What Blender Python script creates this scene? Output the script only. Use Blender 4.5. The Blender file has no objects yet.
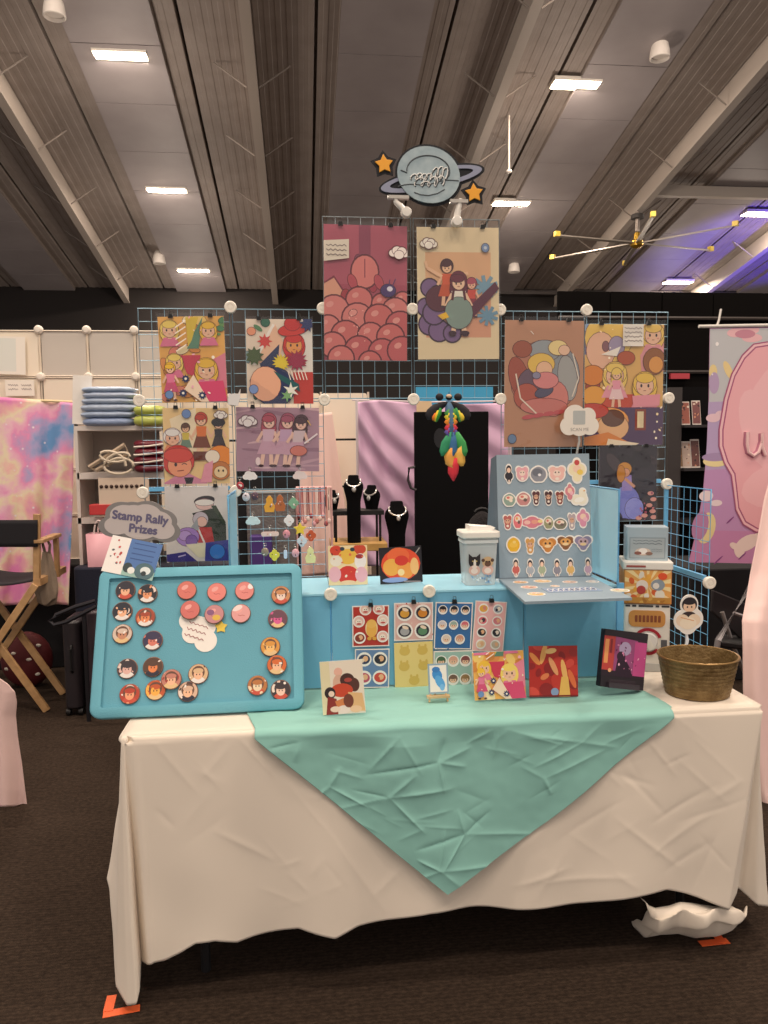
import bpy, math, random
from mathutils import Vector, Matrix, noise
R = random.Random(7)
C = bpy.context.scene.collection
PI = math.pi
# ------------------------------------------------------------------ camera
FPX, YAW, PITCH, ROLL, CAMH = 766.5, .104, -.0865, -.0109, 1.5128
def ray(px, py):
    c, s = math.cos(ROLL), math.sin(ROLL)
    a, b = px-384, py-512
    xc = (c*a+s*b)/FPX; u = -(-s*a+c*b)/FPX
    yc = math.cos(PITCH)-u*math.sin(PITCH); z = math.sin(PITCH)+u*math.cos(PITCH)
    return Vector((xc*math.cos(YAW)+yc*math.sin(YAW), -xc*math.sin(YAW)+yc*math.cos(YAW), z))
EYE = Vector((0, 0, CAMH))
def at(px, py, Y=None, Z=None, X=None):
    """point of the place seen in the photograph's direction (px,py), on the given plane"""
    r = ray(px, py)
    t = Y/r.y if Y is not None else ((Z-CAMH)/r.z if Z is not None else X/r.x)
    return EYE + r*t
def hit(px, py, p, n):
    r = ray(px, py)
    return EYE + r*((p-EYE).dot(n)/r.dot(n))
fw = ray(384, 512).normalized()
rt = (ray(484, 512)-ray(384, 512)).normalized()
up = rt.cross(fw).normalized()
cd = bpy.data.cameras.new('camera'); cam = bpy.data.objects.new('camera', cd); C.objects.link(cam)
cam.matrix_world = Matrix(((rt.x, up.x, -fw.x, 0), (rt.y, up.y, -fw.y, 0), (rt.z, up.z, -fw.z, CAMH), (0, 0, 0, 1)))
cd.sensor_fit = 'VERTICAL'; cd.sensor_height = 36; cd.lens = FPX/1024*36; cd.clip_end = 200; cd.clip_start = .05
sc = bpy.context.scene; sc.camera = cam
sc.view_settings.view_transform = 'Standard'; sc.view_settings.look = 'None'
sc.view_settings.gamma = 1; sc.view_settings.use_curve_mapping = False
sc.view_settings.exposure = 0.33
# ------------------------------------------------------------------ light
def lin(h):
    h = h.lstrip('#'); v = [int(h[i:i+2], 16)/255 for i in (0, 2, 4)]
    return tuple(x/12.92 if x <= .04045 else ((x+.055)/1.055)**2.4 for x in v)
w = bpy.data.worlds.new('hall_air'); sc.world = w; w.use_nodes = True
w.node_tree.nodes['Background'].inputs[0].default_value = (*lin('#e6dbd3'), 1)
w.node_tree.nodes['Background'].inputs[1].default_value = .72
def area(name, loc, size, power, col, rot=(0, 0, 0), sy=None):
    l = bpy.data.lights.new(name, 'AREA'); l.size = size; l.energy = power; l.color = lin(col)
    if sy: l.shape = 'RECTANGLE'; l.size_y = sy
    o = bpy.data.objects.new(name, l); o.location = loc; o.rotation_euler = rot; C.objects.link(o); return o
Z0, SL = 10.3, .19                        # the roof falls away from the camera
def roof(x, y): return Z0-SL*y
LAMPS = [(-2.75, 13.11), (-2.76, 17.16), (-2.79, 21.18), (4.79, 13.36), (4.76, 17.37), (10.84, 17.6), (10.84, 21.57)]
LAMPS_BACK = [(-2.75, 9.1), (-2.75, 5.1), (-2.75, 1.1), (-2.75, -2.9), (4.78, 9.3), (4.78, 5.3), (4.78, 1.3), (4.78, -2.7), (1.0, -2.9)]
for i, (x, y) in enumerate(LAMPS+LAMPS_BACK):
    area('lamp_light', (x, y, roof(x, y)-.12), .8, 150 if i < len(LAMPS) else 185, '#ffecda', sy=.3)
    pl_ = bpy.data.lights.new('ceiling_fill', 'POINT'); pl_.energy = 62; pl_.color = lin('#ffecda'); pl_.shadow_soft_size = .3  # bodiless fill point, added well below each lamp to brighten the ceiling evenly
    po = bpy.data.objects.new('ceiling_fill', pl_); po.location = (x, y, roof(x, y)-1.7); C.objects.link(po)
sp = bpy.data.lights.new('violet_spot', 'SPOT'); sp.energy = 3000; sp.color = lin('#4a2cff'); sp.spot_size = .9; sp.spot_blend = .5
spo = bpy.data.objects.new('violet_spot', sp); spo.location = (14.5, 15, 2.5); C.objects.link(spo)
spo.rotation_euler = (Vector((12.6, 18.5, 6.6))-spo.location).to_track_quat('-Z', 'Y').to_euler()
# ------------------------------------------------------------------ materials
MATS = {}
def mat(hexc, rough=.6, metal=0.0, bump=None, var=None, emit=None, trans=0, alpha=None, sheen=0, spec=None, ior=None):
    key = (hexc, rough, metal, bump, var, emit, trans, alpha, sheen, spec)
    if key in MATS: return MATS[key]
    m = bpy.data.materials.new('m_%d' % len(MATS)); m.use_nodes = True; MATS[key] = m
    nt = m.node_tree; b = nt.nodes['Principled BSDF']
    b.inputs['Base Color'].default_value = (*lin(hexc), 1)
    b.inputs['Roughness'].default_value = rough; b.inputs['Metallic'].default_value = metal
    if spec is not None: b.inputs['Specular IOR Level'].default_value = spec
    if trans: b.inputs['Transmission Weight'].default_value = trans
    if alpha is not None: b.inputs['Alpha'].default_value = alpha
    if sheen: b.inputs['Sheen Weight'].default_value = sheen
    tc = nt.nodes.new('ShaderNodeTexCoord')
    if var:                                # var = (scale, other colour)
        n = nt.nodes.new('ShaderNodeTexNoise'); n.inputs['Scale'].default_value = var[0]; n.inputs['Detail'].default_value = 5
        nt.links.new(tc.outputs['Object'], n.inputs['Vector'])
        rp = nt.nodes.new('ShaderNodeValToRGB'); rp.color_ramp.elements[0].position = .35; rp.color_ramp.elements[1].position = .65
        rp.color_ramp.elements[0].color = (*lin(hexc), 1); rp.color_ramp.elements[1].color = (*lin(var[1]), 1)
        nt.links.new(n.outputs['Fac'], rp.inputs['Fac']); nt.links.new(rp.outputs['Color'], b.inputs['Base Color'])
    if bump:                               # bump = (scale, strength)
        n2 = nt.nodes.new('ShaderNodeTexNoise'); n2.inputs['Scale'].default_value = bump[0]; n2.inputs['Detail'].default_value = 4
        nt.links.new(tc.outputs['Object'], n2.inputs['Vector'])
        bp = nt.nodes.new('ShaderNodeBump'); bp.inputs['Strength'].default_value = bump[1]; bp.inputs['Distance'].default_value = .01
        nt.links.new(n2.outputs['Fac'], bp.inputs['Height']); nt.links.new(bp.outputs['Normal'], b.inputs['Normal'])
    if emit:
        b.inputs['Emission Color'].default_value = (*lin(hexc), 1); b.inputs['Emission Strength'].default_value = emit
    return m
def ink_mat(rough):
    m = bpy.data.materials.new('printed_ink'); m.use_nodes = True; nt = m.node_tree; b = nt.nodes['Principled BSDF']
    a = nt.nodes.new('ShaderNodeVertexColor'); a.layer_name = 'Col'
    nt.links.new(a.outputs['Color'], b.inputs['Base Color']); b.inputs['Roughness'].default_value = rough
    return m
INK = ink_mat(.45)
INKC = ink_mat(.85)
def sleeve_mat():
    m = bpy.data.materials.new('clear_sleeve'); m.use_nodes = True; nt = m.node_tree; nt.nodes.remove(nt.nodes['Principled BSDF'])
    out = nt.nodes['Material Output']; t = nt.nodes.new('ShaderNodeBsdfTransparent'); g = nt.nodes.new('ShaderNodeBsdfGlossy')
    g.inputs['Roughness'].default_value = .12; t.inputs['Color'].default_value = (.97, .97, .97, 1)
    lw = nt.nodes.new('ShaderNodeLayerWeight'); lw.inputs['Blend'].default_value = .25; f = nt.nodes.new('ShaderNodeMath'); f.operation = 'MULTIPLY_ADD'; f.inputs[1].default_value = .45; f.inputs[2].default_value = .045; nt.links.new(lw.outputs['Facing'], f.inputs[0])
    tc = nt.nodes.new('ShaderNodeTexCoord'); n = nt.nodes.new('ShaderNodeTexNoise'); n.inputs['Scale'].default_value = 14
    bp = nt.nodes.new('ShaderNodeBump'); bp.inputs['Strength'].default_value = .5; bp.inputs['Distance'].default_value = .02
    nt.links.new(tc.outputs['Object'], n.inputs['Vector']); nt.links.new(n.outputs['Fac'], bp.inputs['Height'])
    nt.links.new(bp.outputs['Normal'], g.inputs['Normal'])
    mx = nt.nodes.new('ShaderNodeMixShader'); nt.links.new(f.outputs[0], mx.inputs[0])
    nt.links.new(t.outputs[0], mx.inputs[1]); nt.links.new(g.outputs[0], mx.inputs[2]); nt.links.new(mx.outputs[0], out.inputs['Surface'])
    return m
SLEEVE = sleeve_mat()
WIRE = mat('#86a9bb', .35, .3); WIREG = mat('#9aa6ab', .35, .4); WIREC = mat('#6fb9e6', .35, .1)
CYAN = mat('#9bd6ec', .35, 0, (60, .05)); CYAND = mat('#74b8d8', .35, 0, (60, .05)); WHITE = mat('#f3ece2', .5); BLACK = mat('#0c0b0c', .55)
# ------------------------------------------------------------------ mesh helpers
class MB:
    def __init__(s): s.v = []; s.f = []; s.c = None
    def add(s, vs, fs, M=None):
        k = len(s.v); s.v += [tuple(M @ Vector(p)) if M else tuple(p) for p in vs]; s.f += [tuple(k+i for i in f) for f in fs]; return s
    def box(s, x0, x1, y0, y1, z0, z1, M=None):
        vs = [(x, y, z) for x in (x0, x1) for y in (y0, y1) for z in (z0, z1)]
        return s.add(vs, [(0, 1, 3, 2), (4, 6, 7, 5), (0, 4, 5, 1), (2, 3, 7, 6), (0, 2, 6, 4), (1, 5, 7, 3)], M)
    def rbox(s, x0, x1, y0, y1, z0, z1, r, M=None, n=4):      # rounded in the xy outline
        return s.prism(rrect(x0, x1, y0, y1, r, n), z0, z1, M)
    def prism(s, pts, z0, z1, M=None):
        n = len(pts); vs = [(x, y, z0) for x, y in pts]+[(x, y, z1) for x, y in pts]
        fs = [tuple(range(n-1, -1, -1)), tuple(range(n, 2*n))]+[(i, (i+1) % n, n+(i+1) % n, n+i) for i in range(n)]
        return s.add(vs, fs, M)
    def lathe(s, prof, n=24, M=None, sx=1, sy=1):
        vs = []; fs = []; m = len(prof)
        for i in range(n):
            a = 2*PI*i/n
            for r, z in prof: vs.append((r*math.cos(a)*sx, r*math.sin(a)*sy, z))
        for i in range(n):
            j = (i+1) % n
            for k in range(m-1): fs.append((i*m+k, j*m+k, j*m+k+1, i*m+k+1))
        if prof[0][0] > 1e-6: fs.append(tuple(i*m for i in range(n-1, -1, -1)))
        if prof[-1][0] > 1e-6: fs.append(tuple(i*m+m-1 for i in range(n)))
        return s.add(vs, fs, M)
    def tube(s, pts, r, n=6, M=None, closed=False):
        pts = [Vector(p) for p in pts]; m = len(pts); vs = []; fs = []
        rr = r if isinstance(r, (list, tuple)) else [r]*m
        for i, p in enumerate(pts):
            a = pts[(i-1) % m] if (i or closed) else p; b = pts[(i+1) % m] if (i < m-1 or closed) else p
            d = (b-a).normalized(); q = Vector((0, 0, 1)) if abs(d.z) < .9 else Vector((1, 0, 0))
            e = d.cross(q).normalized(); g = d.cross(e)
            for k in range(n):
                t = 2*PI*k/n; vs.append(p+e*(rr[i]*math.cos(t))+g*(rr[i]*math.sin(t)))
        for i in range(m if closed else m-1):
            j = (i+1) % m
            for k in range(n): fs.append((i*n+k, i*n+(k+1) % n, j*n+(k+1) % n, j*n+k))
        if not closed: fs += [tuple(range(n-1, -1, -1)), tuple((m-1)*n+k for k in range(n))]
        return s.add(vs, fs, M)
    def ball(s, c, rx, ry=None, rz=None, n=14, m=9, M=None):
        ry = ry or rx; rz = rz or rx; prof = []
        vs = [(c[0], c[1], c[2]-rz)]; fs = []
        for j in range(1, m):
            t = -PI/2+PI*j/m
            for i in range(n):
                a = 2*PI*i/n; vs.append((c[0]+rx*math.cos(t)*math.cos(a), c[1]+ry*math.cos(t)*math.sin(a), c[2]+rz*math.sin(t)))
        vs.append((c[0], c[1], c[2]+rz)); L = len(vs)-1
        for i in range(n):
            fs.append((0, 1+(i+1) % n, 1+i)); fs.append((L, L-n+i, L-n+(i+1) % n))
            for j in range(m-2): fs.append((1+j*n+i, 1+j*n+(i+1) % n, 1+(j+1)*n+(i+1) % n, 1+(j+1)*n+i))
        return s.add(vs, fs, M)
    def grid(s, fn, nu, nv, M=None):
        vs = [fn(i/nu, j/nv) for j in range(nv+1) for i in range(nu+1)]
        return s.add(vs, [(j*(nu+1)+i, j*(nu+1)+i+1, (j+1)*(nu+1)+i+1, (j+1)*(nu+1)+i) for j in range(nv) for i in range(nu)], M)
def rrect(x0, x1, y0, y1, r, n=4):
    p = []
    for cx, cy, a0 in ((x1-r, y1-r, 0), (x0+r, y1-r, PI/2), (x0+r, y0+r, PI), (x1-r, y0+r, 1.5*PI)):
        for k in range(n+1):
            a = a0+PI/2*k/n; p.append((cx+r*math.cos(a), cy+r*math.sin(a)))
    return p
def ob(name, mb, m, parent=None, ang=38, bevel=0, solid=0, sub=0):
    me = bpy.data.meshes.new(name); me.from_pydata(mb.v, [], mb.f); me.materials.append(m)
    if mb.c is not None:
        ca = me.color_attributes.new('Col', 'FLOAT_COLOR', 'CORNER'); k = 0
        for p, c in zip(me.polygons, mb.c):
            for _ in range(p.loop_total): ca.data[k].color = (*c, 1); k += 1
    me.validate(); me.update()
    me.polygons.foreach_set('use_smooth', [True]*len(me.polygons)); me.set_sharp_from_angle(angle=math.radians(ang))
    o = bpy.data.objects.new(name, me); C.objects.link(o)
    if parent: o.parent = parent
    if solid: q = o.modifiers.new('thickness', 'SOLIDIFY'); q.thickness = solid; q.offset = 0
    if sub: q = o.modifiers.new('sub', 'SUBSURF'); q.levels = sub; q.render_levels = sub
    if bevel: q = o.modifiers.new('bevel', 'BEVEL'); q.width = bevel; q.segments = 2; q.limit_method = 'ANGLE'
    return o
def tag(o, label, cat, group=None):
    o['label'] = label; o['category'] = cat
    if group: o['group'] = group
    return o
def thing(name, label, cat, M=None, group=None):
    o = bpy.data.objects.new(name, None); o.empty_display_size = .05; C.objects.link(o)
    if M is not None: o.matrix_world = M if isinstance(M, Matrix) else Matrix.Translation(Vector(M))
    return tag(o, label, cat, group)
def struct(o): o['kind'] = 'structure'; return o
# ------------------------------------------------------------------ printed pictures (flat layers of ink; u right, v up, sheet width = 1)
def clip_poly(sub, clip):
    out = sub
    for i in range(len(clip)):
        a, b = clip[i], clip[(i+1) % len(clip)]; inp, out = out, []
        if not inp: return []
        def side(p): return (b[0]-a[0])*(p[1]-a[1])-(b[1]-a[1])*(p[0]-a[0])
        for j in range(len(inp)):
            p, q = inp[j-1], inp[j]; sp_, sq = side(p), side(q)
            if (sp_ >= 0) != (sq >= 0):
                t = sp_/(sp_-sq); out.append((p[0]+(q[0]-p[0])*t, p[1]+(q[1]-p[1])*t))
            if sq >= 0: out.append(q)
    return out
class Ink:
    def __init__(s, asp=1.0, clip=None, bg=None):
        s.asp = asp; s.clip = clip or [(0, 0), (1, 0), (1, asp), (0, asp)]; s.p = []
        if bg: s.poly([tuple(q) for q in s.clip], bg)
    def poly(s, pts, col):
        q = clip_poly(list(pts), s.clip)
        if len(q) >= 3: s.p.append((q, lin(col)))
        return s
    edge = 0
    def ell(s, x, y, rx, ry=None, col='#000000', rot=0, n=18, a0=0, a1=360):
        ry = ry or rx
        if s.edge and min(rx, ry) > .035:
            e_ = s.edge; s.edge = 0; v = [int(col[i:i+2], 16) for i in (1, 3, 5)]
            s.ell(x, y, rx+.007, ry+.007, '#%02x%02x%02x' % (int(v[0]*.5), int(v[1]*.36), int(v[2]*.4)), rot, n); s.edge = e_
        c, d = math.cos(math.radians(rot)), math.sin(math.radians(rot)); pts = []
        k = n if a1-a0 >= 360 else n+1
        for i in range(k):
            t = math.radians(a0+(a1-a0)*i/n); ex, ey = rx*math.cos(t), ry*math.sin(t); pts.append((x+ex*c-ey*d, y+ex*d+ey*c))
        return s.poly(pts, col)
    def rect(s, x0, y0, x1, y1, col): return s.poly([(x0, y0), (x1, y0), (x1, y1), (x0, y1)], col)
    def line(s, x0, y0, x1, y1, w_, col):
        L = math.hypot(x1-x0, y1-y0) or 1; nx, ny = -(y1-y0)/L*w_/2, (x1-x0)/L*w_/2
        return s.poly([(x0-nx, y0-ny), (x1-nx, y1-ny), (x1+nx, y1+ny), (x0+nx, y0+ny)], col)
    def path(s, pts, w_, col):
        for a, b in zip(pts, pts[1:]): s.line(*a, *b, w_, col)
        return s
    def star(s, x, y, r, r2, n, col, rot=90):
        # drawn as a hub and convex spikes
        s.ell(x, y, r2*1.02, r2*1.02, col, n=max(10, n*2))
        for i in range(n):
            a = math.radians(rot+360*i/n); h = PI/n
            s.poly([(x+r2*math.cos(a-h), y+r2*math.sin(a-h)), (x+r*math.cos(a), y+r*math.sin(a)), (x+r2*math.cos(a+h), y+r2*math.sin(a+h))], col)
        return s
    def cloud(s, x, y, w_, col, edge=None):
        for off, cc in ((.025*w_, edge), (0, col)):
            if not cc: continue
            for dx, dy, r in ((-.3, 0, .2), (.3, -.02, .2), (-.1, .12, .24), (.14, .1, .22), (0, -.08, .24)): s.ell(x+dx*w_, y+dy*w_, r*w_+off, r*w_*.85+off, cc)
        return s
    def hand(s, x, y, w_, h_, col, rows=3):       # illegible handwriting
        for r in range(rows):
            yy = y+h_*(.5-(r+.5)/rows); k = 9; pts = [(x-w_/2+w_*i/k, yy+h_/rows*.28*((-1)**i)*R.uniform(.3, 1)) for i in range(k+1)]
            s.path(pts, h_/rows*.16, col)
        return s
    def person(s, x, y, H, hair, skin, top, bot, lng=True, lean=0, face=True):
        def P(dx, dy): return (x+dx*H+lean*dy*H, y+dy*H)
        if lng: s.ell(*P(0, .7), .135*H, .24*H, hair)
        for d in (-1, 1):
            s.line(*P(d*.06, .34), *P(d*.09, .02), .07*H, skin); s.ell(*P(d*.1, .01), .05*H, .025*H, '#4a3038')
            s.line(*P(d*.1, .64), *P(d*.2, .45), .055*H, skin)
        s.poly([P(-.1, .5), P(-.19, .22), P(.19, .22), P(.1, .5)], bot)
        s.poly([P(-.11, .68), P(-.09, .46), P(.09, .46), P(.11, .68)], top)
        s.ell(*P(0, .84), .13*H, .14*H, hair); s.ell(*P(0, .8), .095*H, .1*H, skin)
        s.ell(*P(-.02, .87), .11*H, .06*H, hair, n=10)
        if face:
            for d in (-1, 1): s.ell(*P(d*.038, .79), .013*H, .02*H, '#3a2530', n=8)
            s.line(*P(-.02, .745), *P(.02, .745), .009*H, '#a04848')
        return s
    def head(s, x, y, r, hair, skin, coat, lng=True, rot=0):
        if lng: s.ell(x, y-.25*r, 1.12*r, 1.3*r, hair)
        s.poly([(x-1.2*r, y-2*r), (x-.7*r, y-.95*r), (x+.7*r, y-.95*r), (x+1.2*r, y-2*r)], coat)
        s.rect(x-.22*r, y-1.1*r, x+.22*r, y-.6*r, skin); s.ell(x, y+.1*r, 1.05*r, 1.0*r, hair); s.ell(x, y-.15*r, .78*r, .8*r, skin)
        s.poly([(x-.8*r, y+.05*r), (x-.5*r, y+.75*r), (x+.6*r, y+.75*r), (x+.82*r, y+.05*r), (x+.3*r, y+.4*r), (x-.1*r, y+.15*r), (x-.4*r, y+.38*r)], hair) if False else s.ell(x, y+.55*r, .8*r, .42*r, hair)
        for d in (-1, 1):
            s.ell(x+d*.32*r, y-.12*r, .1*r, .16*r, '#38242c', n=8); s.ell(x+d*.48*r, y-.4*r, .13*r, .07*r, '#e99a8c', n=8)
        s.line(x-.12*r, y-.55*r, x+.12*r, y-.55*r, .06*r, '#a04040')
        return s
    def scatter(s, n, cols, r0, r1, box=None, rnd=R):
        x0, y0, x1, y1 = box or (0, 0, 1, s.asp)
        for i in range(n):
            x, y, r = rnd.uniform(x0, x1), rnd.uniform(y0, y1), rnd.uniform(r0, r1)
            s.ell(x, y, r, r*rnd.uniform(.4, 1), rnd.choice(cols), rnd.uniform(0, 180), n=12)
        return s
    def mesh(s, w_, ox=0, oy=0, z=0, dz=5e-5):
        m = MB(); m.c = []
        for k, (q, c) in enumerate(s.p):
            m.add([(ox+u*w_, oy+v*w_, z+dz*(k+1)) for u, v in q], [tuple(range(len(q)))]); m.c.append(c)
        return m
def frame(TL, TR, BL, p, n):
    """a flat sheet whose corners are seen at TL, TR, BL, lying in plane (p, n): matrix with origin at its bottom middle, width, height"""
    n = n.normalized()
    if n.dot(EYE-p) < 0: n = -n
    a, b, c = hit(*TL, p, n), hit(*TR, p, n), hit(*BL, p, n)
    x = (b-a).normalized(); y = n.cross(x); w_ = (b-a).length; h_ = (a-c).dot(y)
    o = a+x*(w_/2)-y*h_
    return Matrix(((x.x, y.x, n.x, o.x), (x.y, y.y, n.y, o.y), (x.z, y.z, n.z, o.z), (0, 0, 0, 1))), w_, h_
def sheet(name, label, cat, group, TL, TR, BL, p, n, draw, paper='#f4efe6', th=.0016, sleeve=0, clips=0, ink=INK, outline=0):
    M, w_, h_ = frame(TL, TR, BL, p, n)
    t = thing(name, label, cat, M, group)
    ob('sheet', MB().box(-w_/2, w_/2, 0, h_, 0, th), mat(paper, .6), t)
    I = Ink(h_/w_); I.edge = outline; draw(I)
    ob('picture', I.mesh(w_, -w_/2, 0, th), ink, t)
    if sleeve:
        e = .004; nz = 12
        ob('plastic_sleeve', MB().grid(lambda u, v: ((u-.5)*(w_+2*e), -e+v*(h_+sleeve+e), th+.0065+.0015*math.sin(9*v+5*u)*math.sin(PI*v)*math.sin(PI*u)), nz, nz), SLEEVE, t)
    return t, M, w_, h_
def text_geo(s, size, th=0.0):
    cu = bpy.data.curves.new('t', 'FONT'); cu.body = s; cu.size = size; cu.align_x = 'CENTER'; cu.align_y = 'CENTER'; cu.extrude = th
    o = bpy.data.objects.new('t', cu); C.objects.link(o); dg = bpy.context.evaluated_depsgraph_get()
    me = bpy.data.meshes.new_from_object(o.evaluated_get(dg)); v = [tuple(q.co) for q in me.vertices]; f = [tuple(q.vertices) for q in me.polygons]
    bpy.data.objects.remove(o); bpy.data.meshes.remove(me); return v, f
# ================================================================== SETTING
def carpet():
    m = mat('#42352b', .95, 0, (220, .5), (60, '#32271f'))
    nt = m.node_tree
    wv = nt.nodes.new('ShaderNodeTexWave'); wv.wave_type = 'BANDS'; wv.bands_direction = 'Y'; wv.inputs['Scale'].default_value = 22; wv.inputs['Distortion'].default_value = 6
    wv.inputs['Detail'].default_value = 4; wv.inputs['Detail Scale'].default_value = 3
    b = nt.nodes['Principled BSDF']; old = b.inputs['Base Color'].links[0].from_socket
    mp = nt.nodes.new('ShaderNodeMixRGB'); mp.blend_type = 'MULTIPLY'; mp.inputs[0].default_value = .35
    tc = [n for n in nt.nodes if n.type == 'TEX_COORD'][0]
    nt.links.new(tc.outputs['Object'], wv.inputs['Vector']); nt.links.new(old, mp.inputs[1]); nt.links.new(wv.outputs['Color'], mp.inputs[2]); nt.links.new(mp.outputs[0], b.inputs['Base Color'])
    b.inputs['Specular IOR Level'].default_value = .15
    return m
struct(ob('floor', MB().box(-14, 22, -6, 23, -.1, 0), carpet()))
YB = 22.6
BAY = 4.14; B0 = -.70
DECK = mat('#958a83', .6, 0, None, (3, '#8c817a')); SMOOTH = mat('#9c9494', .55, 0, None, (1.2, '#928a8a')); BEAM = mat('#b0a59b', .5); BRACE = mat('#857b73', .5)
def roofpt(x, y, d): return (x, y, roof(x, y)-d)
prof = []; smooth_spans = []
for k in range(-4, 6):
    xb = B0+BAY*k
    def ribs(a, b, pitch=.16):
        n = max(1, round((b-a)/pitch)); st = (b-a)/n
        for i in range(n): prof.extend([(a+i*st, 0), (a+(i+.45)*st, 0), (a+(i+.5)*st, .007), (a+(i+.95)*st, .007)])
    ribs(xb, xb+1.0); prof.extend([(xb+1.0, 0), (xb+1.0, -.22), (xb+1.055, -.22), (xb+1.055, 0)])
    ribs(xb+1.055, xb+1.38); prof.extend([(xb+1.38, .07), (xb+2.76, .07)]); smooth_spans.append((xb+1.38, xb+2.76))
    ribs(xb+2.76, xb+3.08); prof.extend([(xb+3.08, 0), (xb+3.08, -.22), (xb+3.135, -.22), (xb+3.135, 0)])
    ribs(xb+3.135, xb+BAY)
m = MB(); ys = (-6, YB)
m.v = [roofpt(x, y, d) for y in ys for x, d in prof]; n = len(prof)
m.f = [(i, i+1, n+i+1, n+i) for i in range(n-1)]
struct(ob('ceiling', m, DECK, ang=20))
for i, (a, b) in enumerate(smooth_spans):     # smooth lining boards between the ribbed decks
    mm = MB(); seams = [-6+i_*1.45 for i_ in range(20)]
    for y0 in seams:
        y1 = min(y0+1.435, YB)
        if y0 < YB: mm.add([roofpt(x, y, d) for x in (a+.01, b-.01) for y in (y0, y1) for d in (.075, .095)], [(0, 1, 3, 2), (4, 6, 7, 5), (0, 4, 5, 1), (2, 3, 7, 6), (0, 2, 6, 4), (1, 5, 7, 3)])
    struct(ob('trim_%d' % (i+20), mm, SMOOTH))
for k in range(-2, 4):                        # roof beams with their braces
    xb = B0+BAY*k; mm = MB()
    mm.add([roofpt(x, y, d) for x in (xb-.06, xb+.06) for y in (-6, YB) for d in (.02, .40)], [(0, 1, 3, 2), (4, 6, 7, 5), (0, 4, 5, 1), (2, 3, 7, 6), (0, 2, 6, 4), (1, 5, 7, 3)])
    mm.add([roofpt(x, y, d) for x in (xb-.08, xb+.08) for y in (-6, YB) for d in (.40, .43)], [(0, 1, 3, 2), (4, 6, 7, 5), (0, 4, 5, 1), (2, 3, 7, 6), (0, 2, 6, 4), (1, 5, 7, 3)])
    bm_ = struct(ob('trim_%d' % (k+3), mm, BEAM))
    for j in range(6):
        y = 11.3+1.96*j
        for sd in (-1, 1):
            ob('brace', MB().tube([roofpt(xb+sd*.10, y, .40), roofpt(xb+sd*.62, y, .04)], .014), BRACE, bm_)
struct(ob('trim_11', MB().box(7.7, 16, 16.4, 16.55, roof(0, 16.5)-.32, roof(0, 16.5)-.1), BEAM))
struct(ob('wall_back', MB().box(-14, 22, YB, YB+.2, -.1, 7), mat('#1a1412', .9)))
struct(ob('trim_12', MB().box(3.6, 22, YB-.25, YB, roof(0, YB)-.12, roof(0, YB)+.0), mat('#4a4442', .7)))
# light fittings
GLOW = mat('#ffe9c8', .4, 0, None, None, 22)
fit_names = ['nearest strip light of the left row', 'second strip light along the left row', 'farthest strip light of the left row, low over the grid', 'nearest strip light of the middle row', 'strip light beside the planet sign', 'strip light at the right edge of the photo', 'strip light under the ceiling fan']
for i, (x, y) in enumerate(LAMPS):
    t = thing('ceiling_light', 'glowing rectangular ceiling light, '+fit_names[i], 'ceiling light', (x, y, roof(x, y)-.1), 'strip lights on the sloping ceiling')
    ob('frame', MB().box(-.42, .42, -.17, .17, -.0, .07), mat('#d9d2c8', .5), t)
    ob('diffuser', MB().rbox(-.4, .4, -.15, .15, -.012, .0, .03), GLOW, t)
for i, (px, py, lb) in enumerate(((54, 5, 'white bell-shaped speaker at top left of the ceiling'), (660, 48, 'white bell-shaped speaker at upper right of the ceiling'), (159, 257, 'small far bell-shaped speaker above the left grid'), (514, 266, 'small far bell-shaped speaker right of the tall cream print'))):
    r = ray(px, py); tt = (Z0-CAMH)/(r.z+SL*r.y)*.985; p = EYE+r*tt
    t = thing('pendant_speaker', lb, 'speaker', p, 'bell speakers hanging from the ceiling')
    ob('housing', MB().lathe([(.0, .16), (.07, .155), (.12, .1), (.15, -.05), (.16, -.16), (.145, -.17), (.13, -.12)], 20), mat('#d8d0c8', .5), t)
    ob('hanger', MB().tube([(0, 0, .15), (0, 0, roof(p.x, p.y)-p.z-.0)], .012), mat('#7c726a', .5), t)
r = ray(509, 115); p = EYE+r*((Z0-CAMH)/(r.z+SL*r.y)); q = at(509, 172, Y=p.y)
t = thing('pendant_rod', 'thin white rod hanging from the ceiling right of the planet sign', 'pendant', p)
ob('rod', MB().tube([(0, 0, 0), (q.x-p.x, 0, q.z-p.z)], .018), mat('#cfc6bc', .4), t)
ob('end_cap', MB().lathe([(0, .06), (.05, .03), (.06, 0), (0, -.03)], 14, Matrix.Translation(q-p)), mat('#e8e0d8', .4), t)
# ceiling fan
hub = at(637, 243, Y=16.9)
t = thing('ceiling_fan', 'large six-bladed ceiling fan with brass hub hanging at upper right', 'ceiling fan', hub)
ob('hub', MB().lathe([(0, .24), (.06, .22), (.08, .08), (.13, .04), (.14, -.06), (.08, -.11), (0, -.12)], 22), mat('#c29a3c', .3, .8), t)
ob('down_rod', MB().tube([(0, 0, .25), (0, 0, roof(hub.x, hub.y)-hub.z-.45)], .045, 10), mat('#8a8078', .4, .5), t)
ob('ceiling_mount', MB().lathe([(.2, .0), (.2, .12), (.1, .16), (.0, .16)], 16, Matrix.Translation((0, 0, roof(hub.x, hub.y)-hub.z-.6)) @ Matrix.Scale(.7, 4)), mat('#3a3532', .6), t)
for i in range(6):
    a = math.radians(14+60*i); M = Matrix.Rotation(a, 4, 'Z')
    b = ob('blade', MB().prism([(.1, -.05), (2.05, -.035), (2.12, 0), (2.05, .035), (.1, .05)], -.02, .008, M @ Matrix.Rotation(.18, 4, 'X')), mat('#a59c92', .4, .4), t)
    ob('winglet', MB().prism([(2.02, -.045), (2.13, -.045), (2.13, .05), (2.02, .05)], -.02, .08, M), mat('#f0cf58', .4), b)
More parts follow.
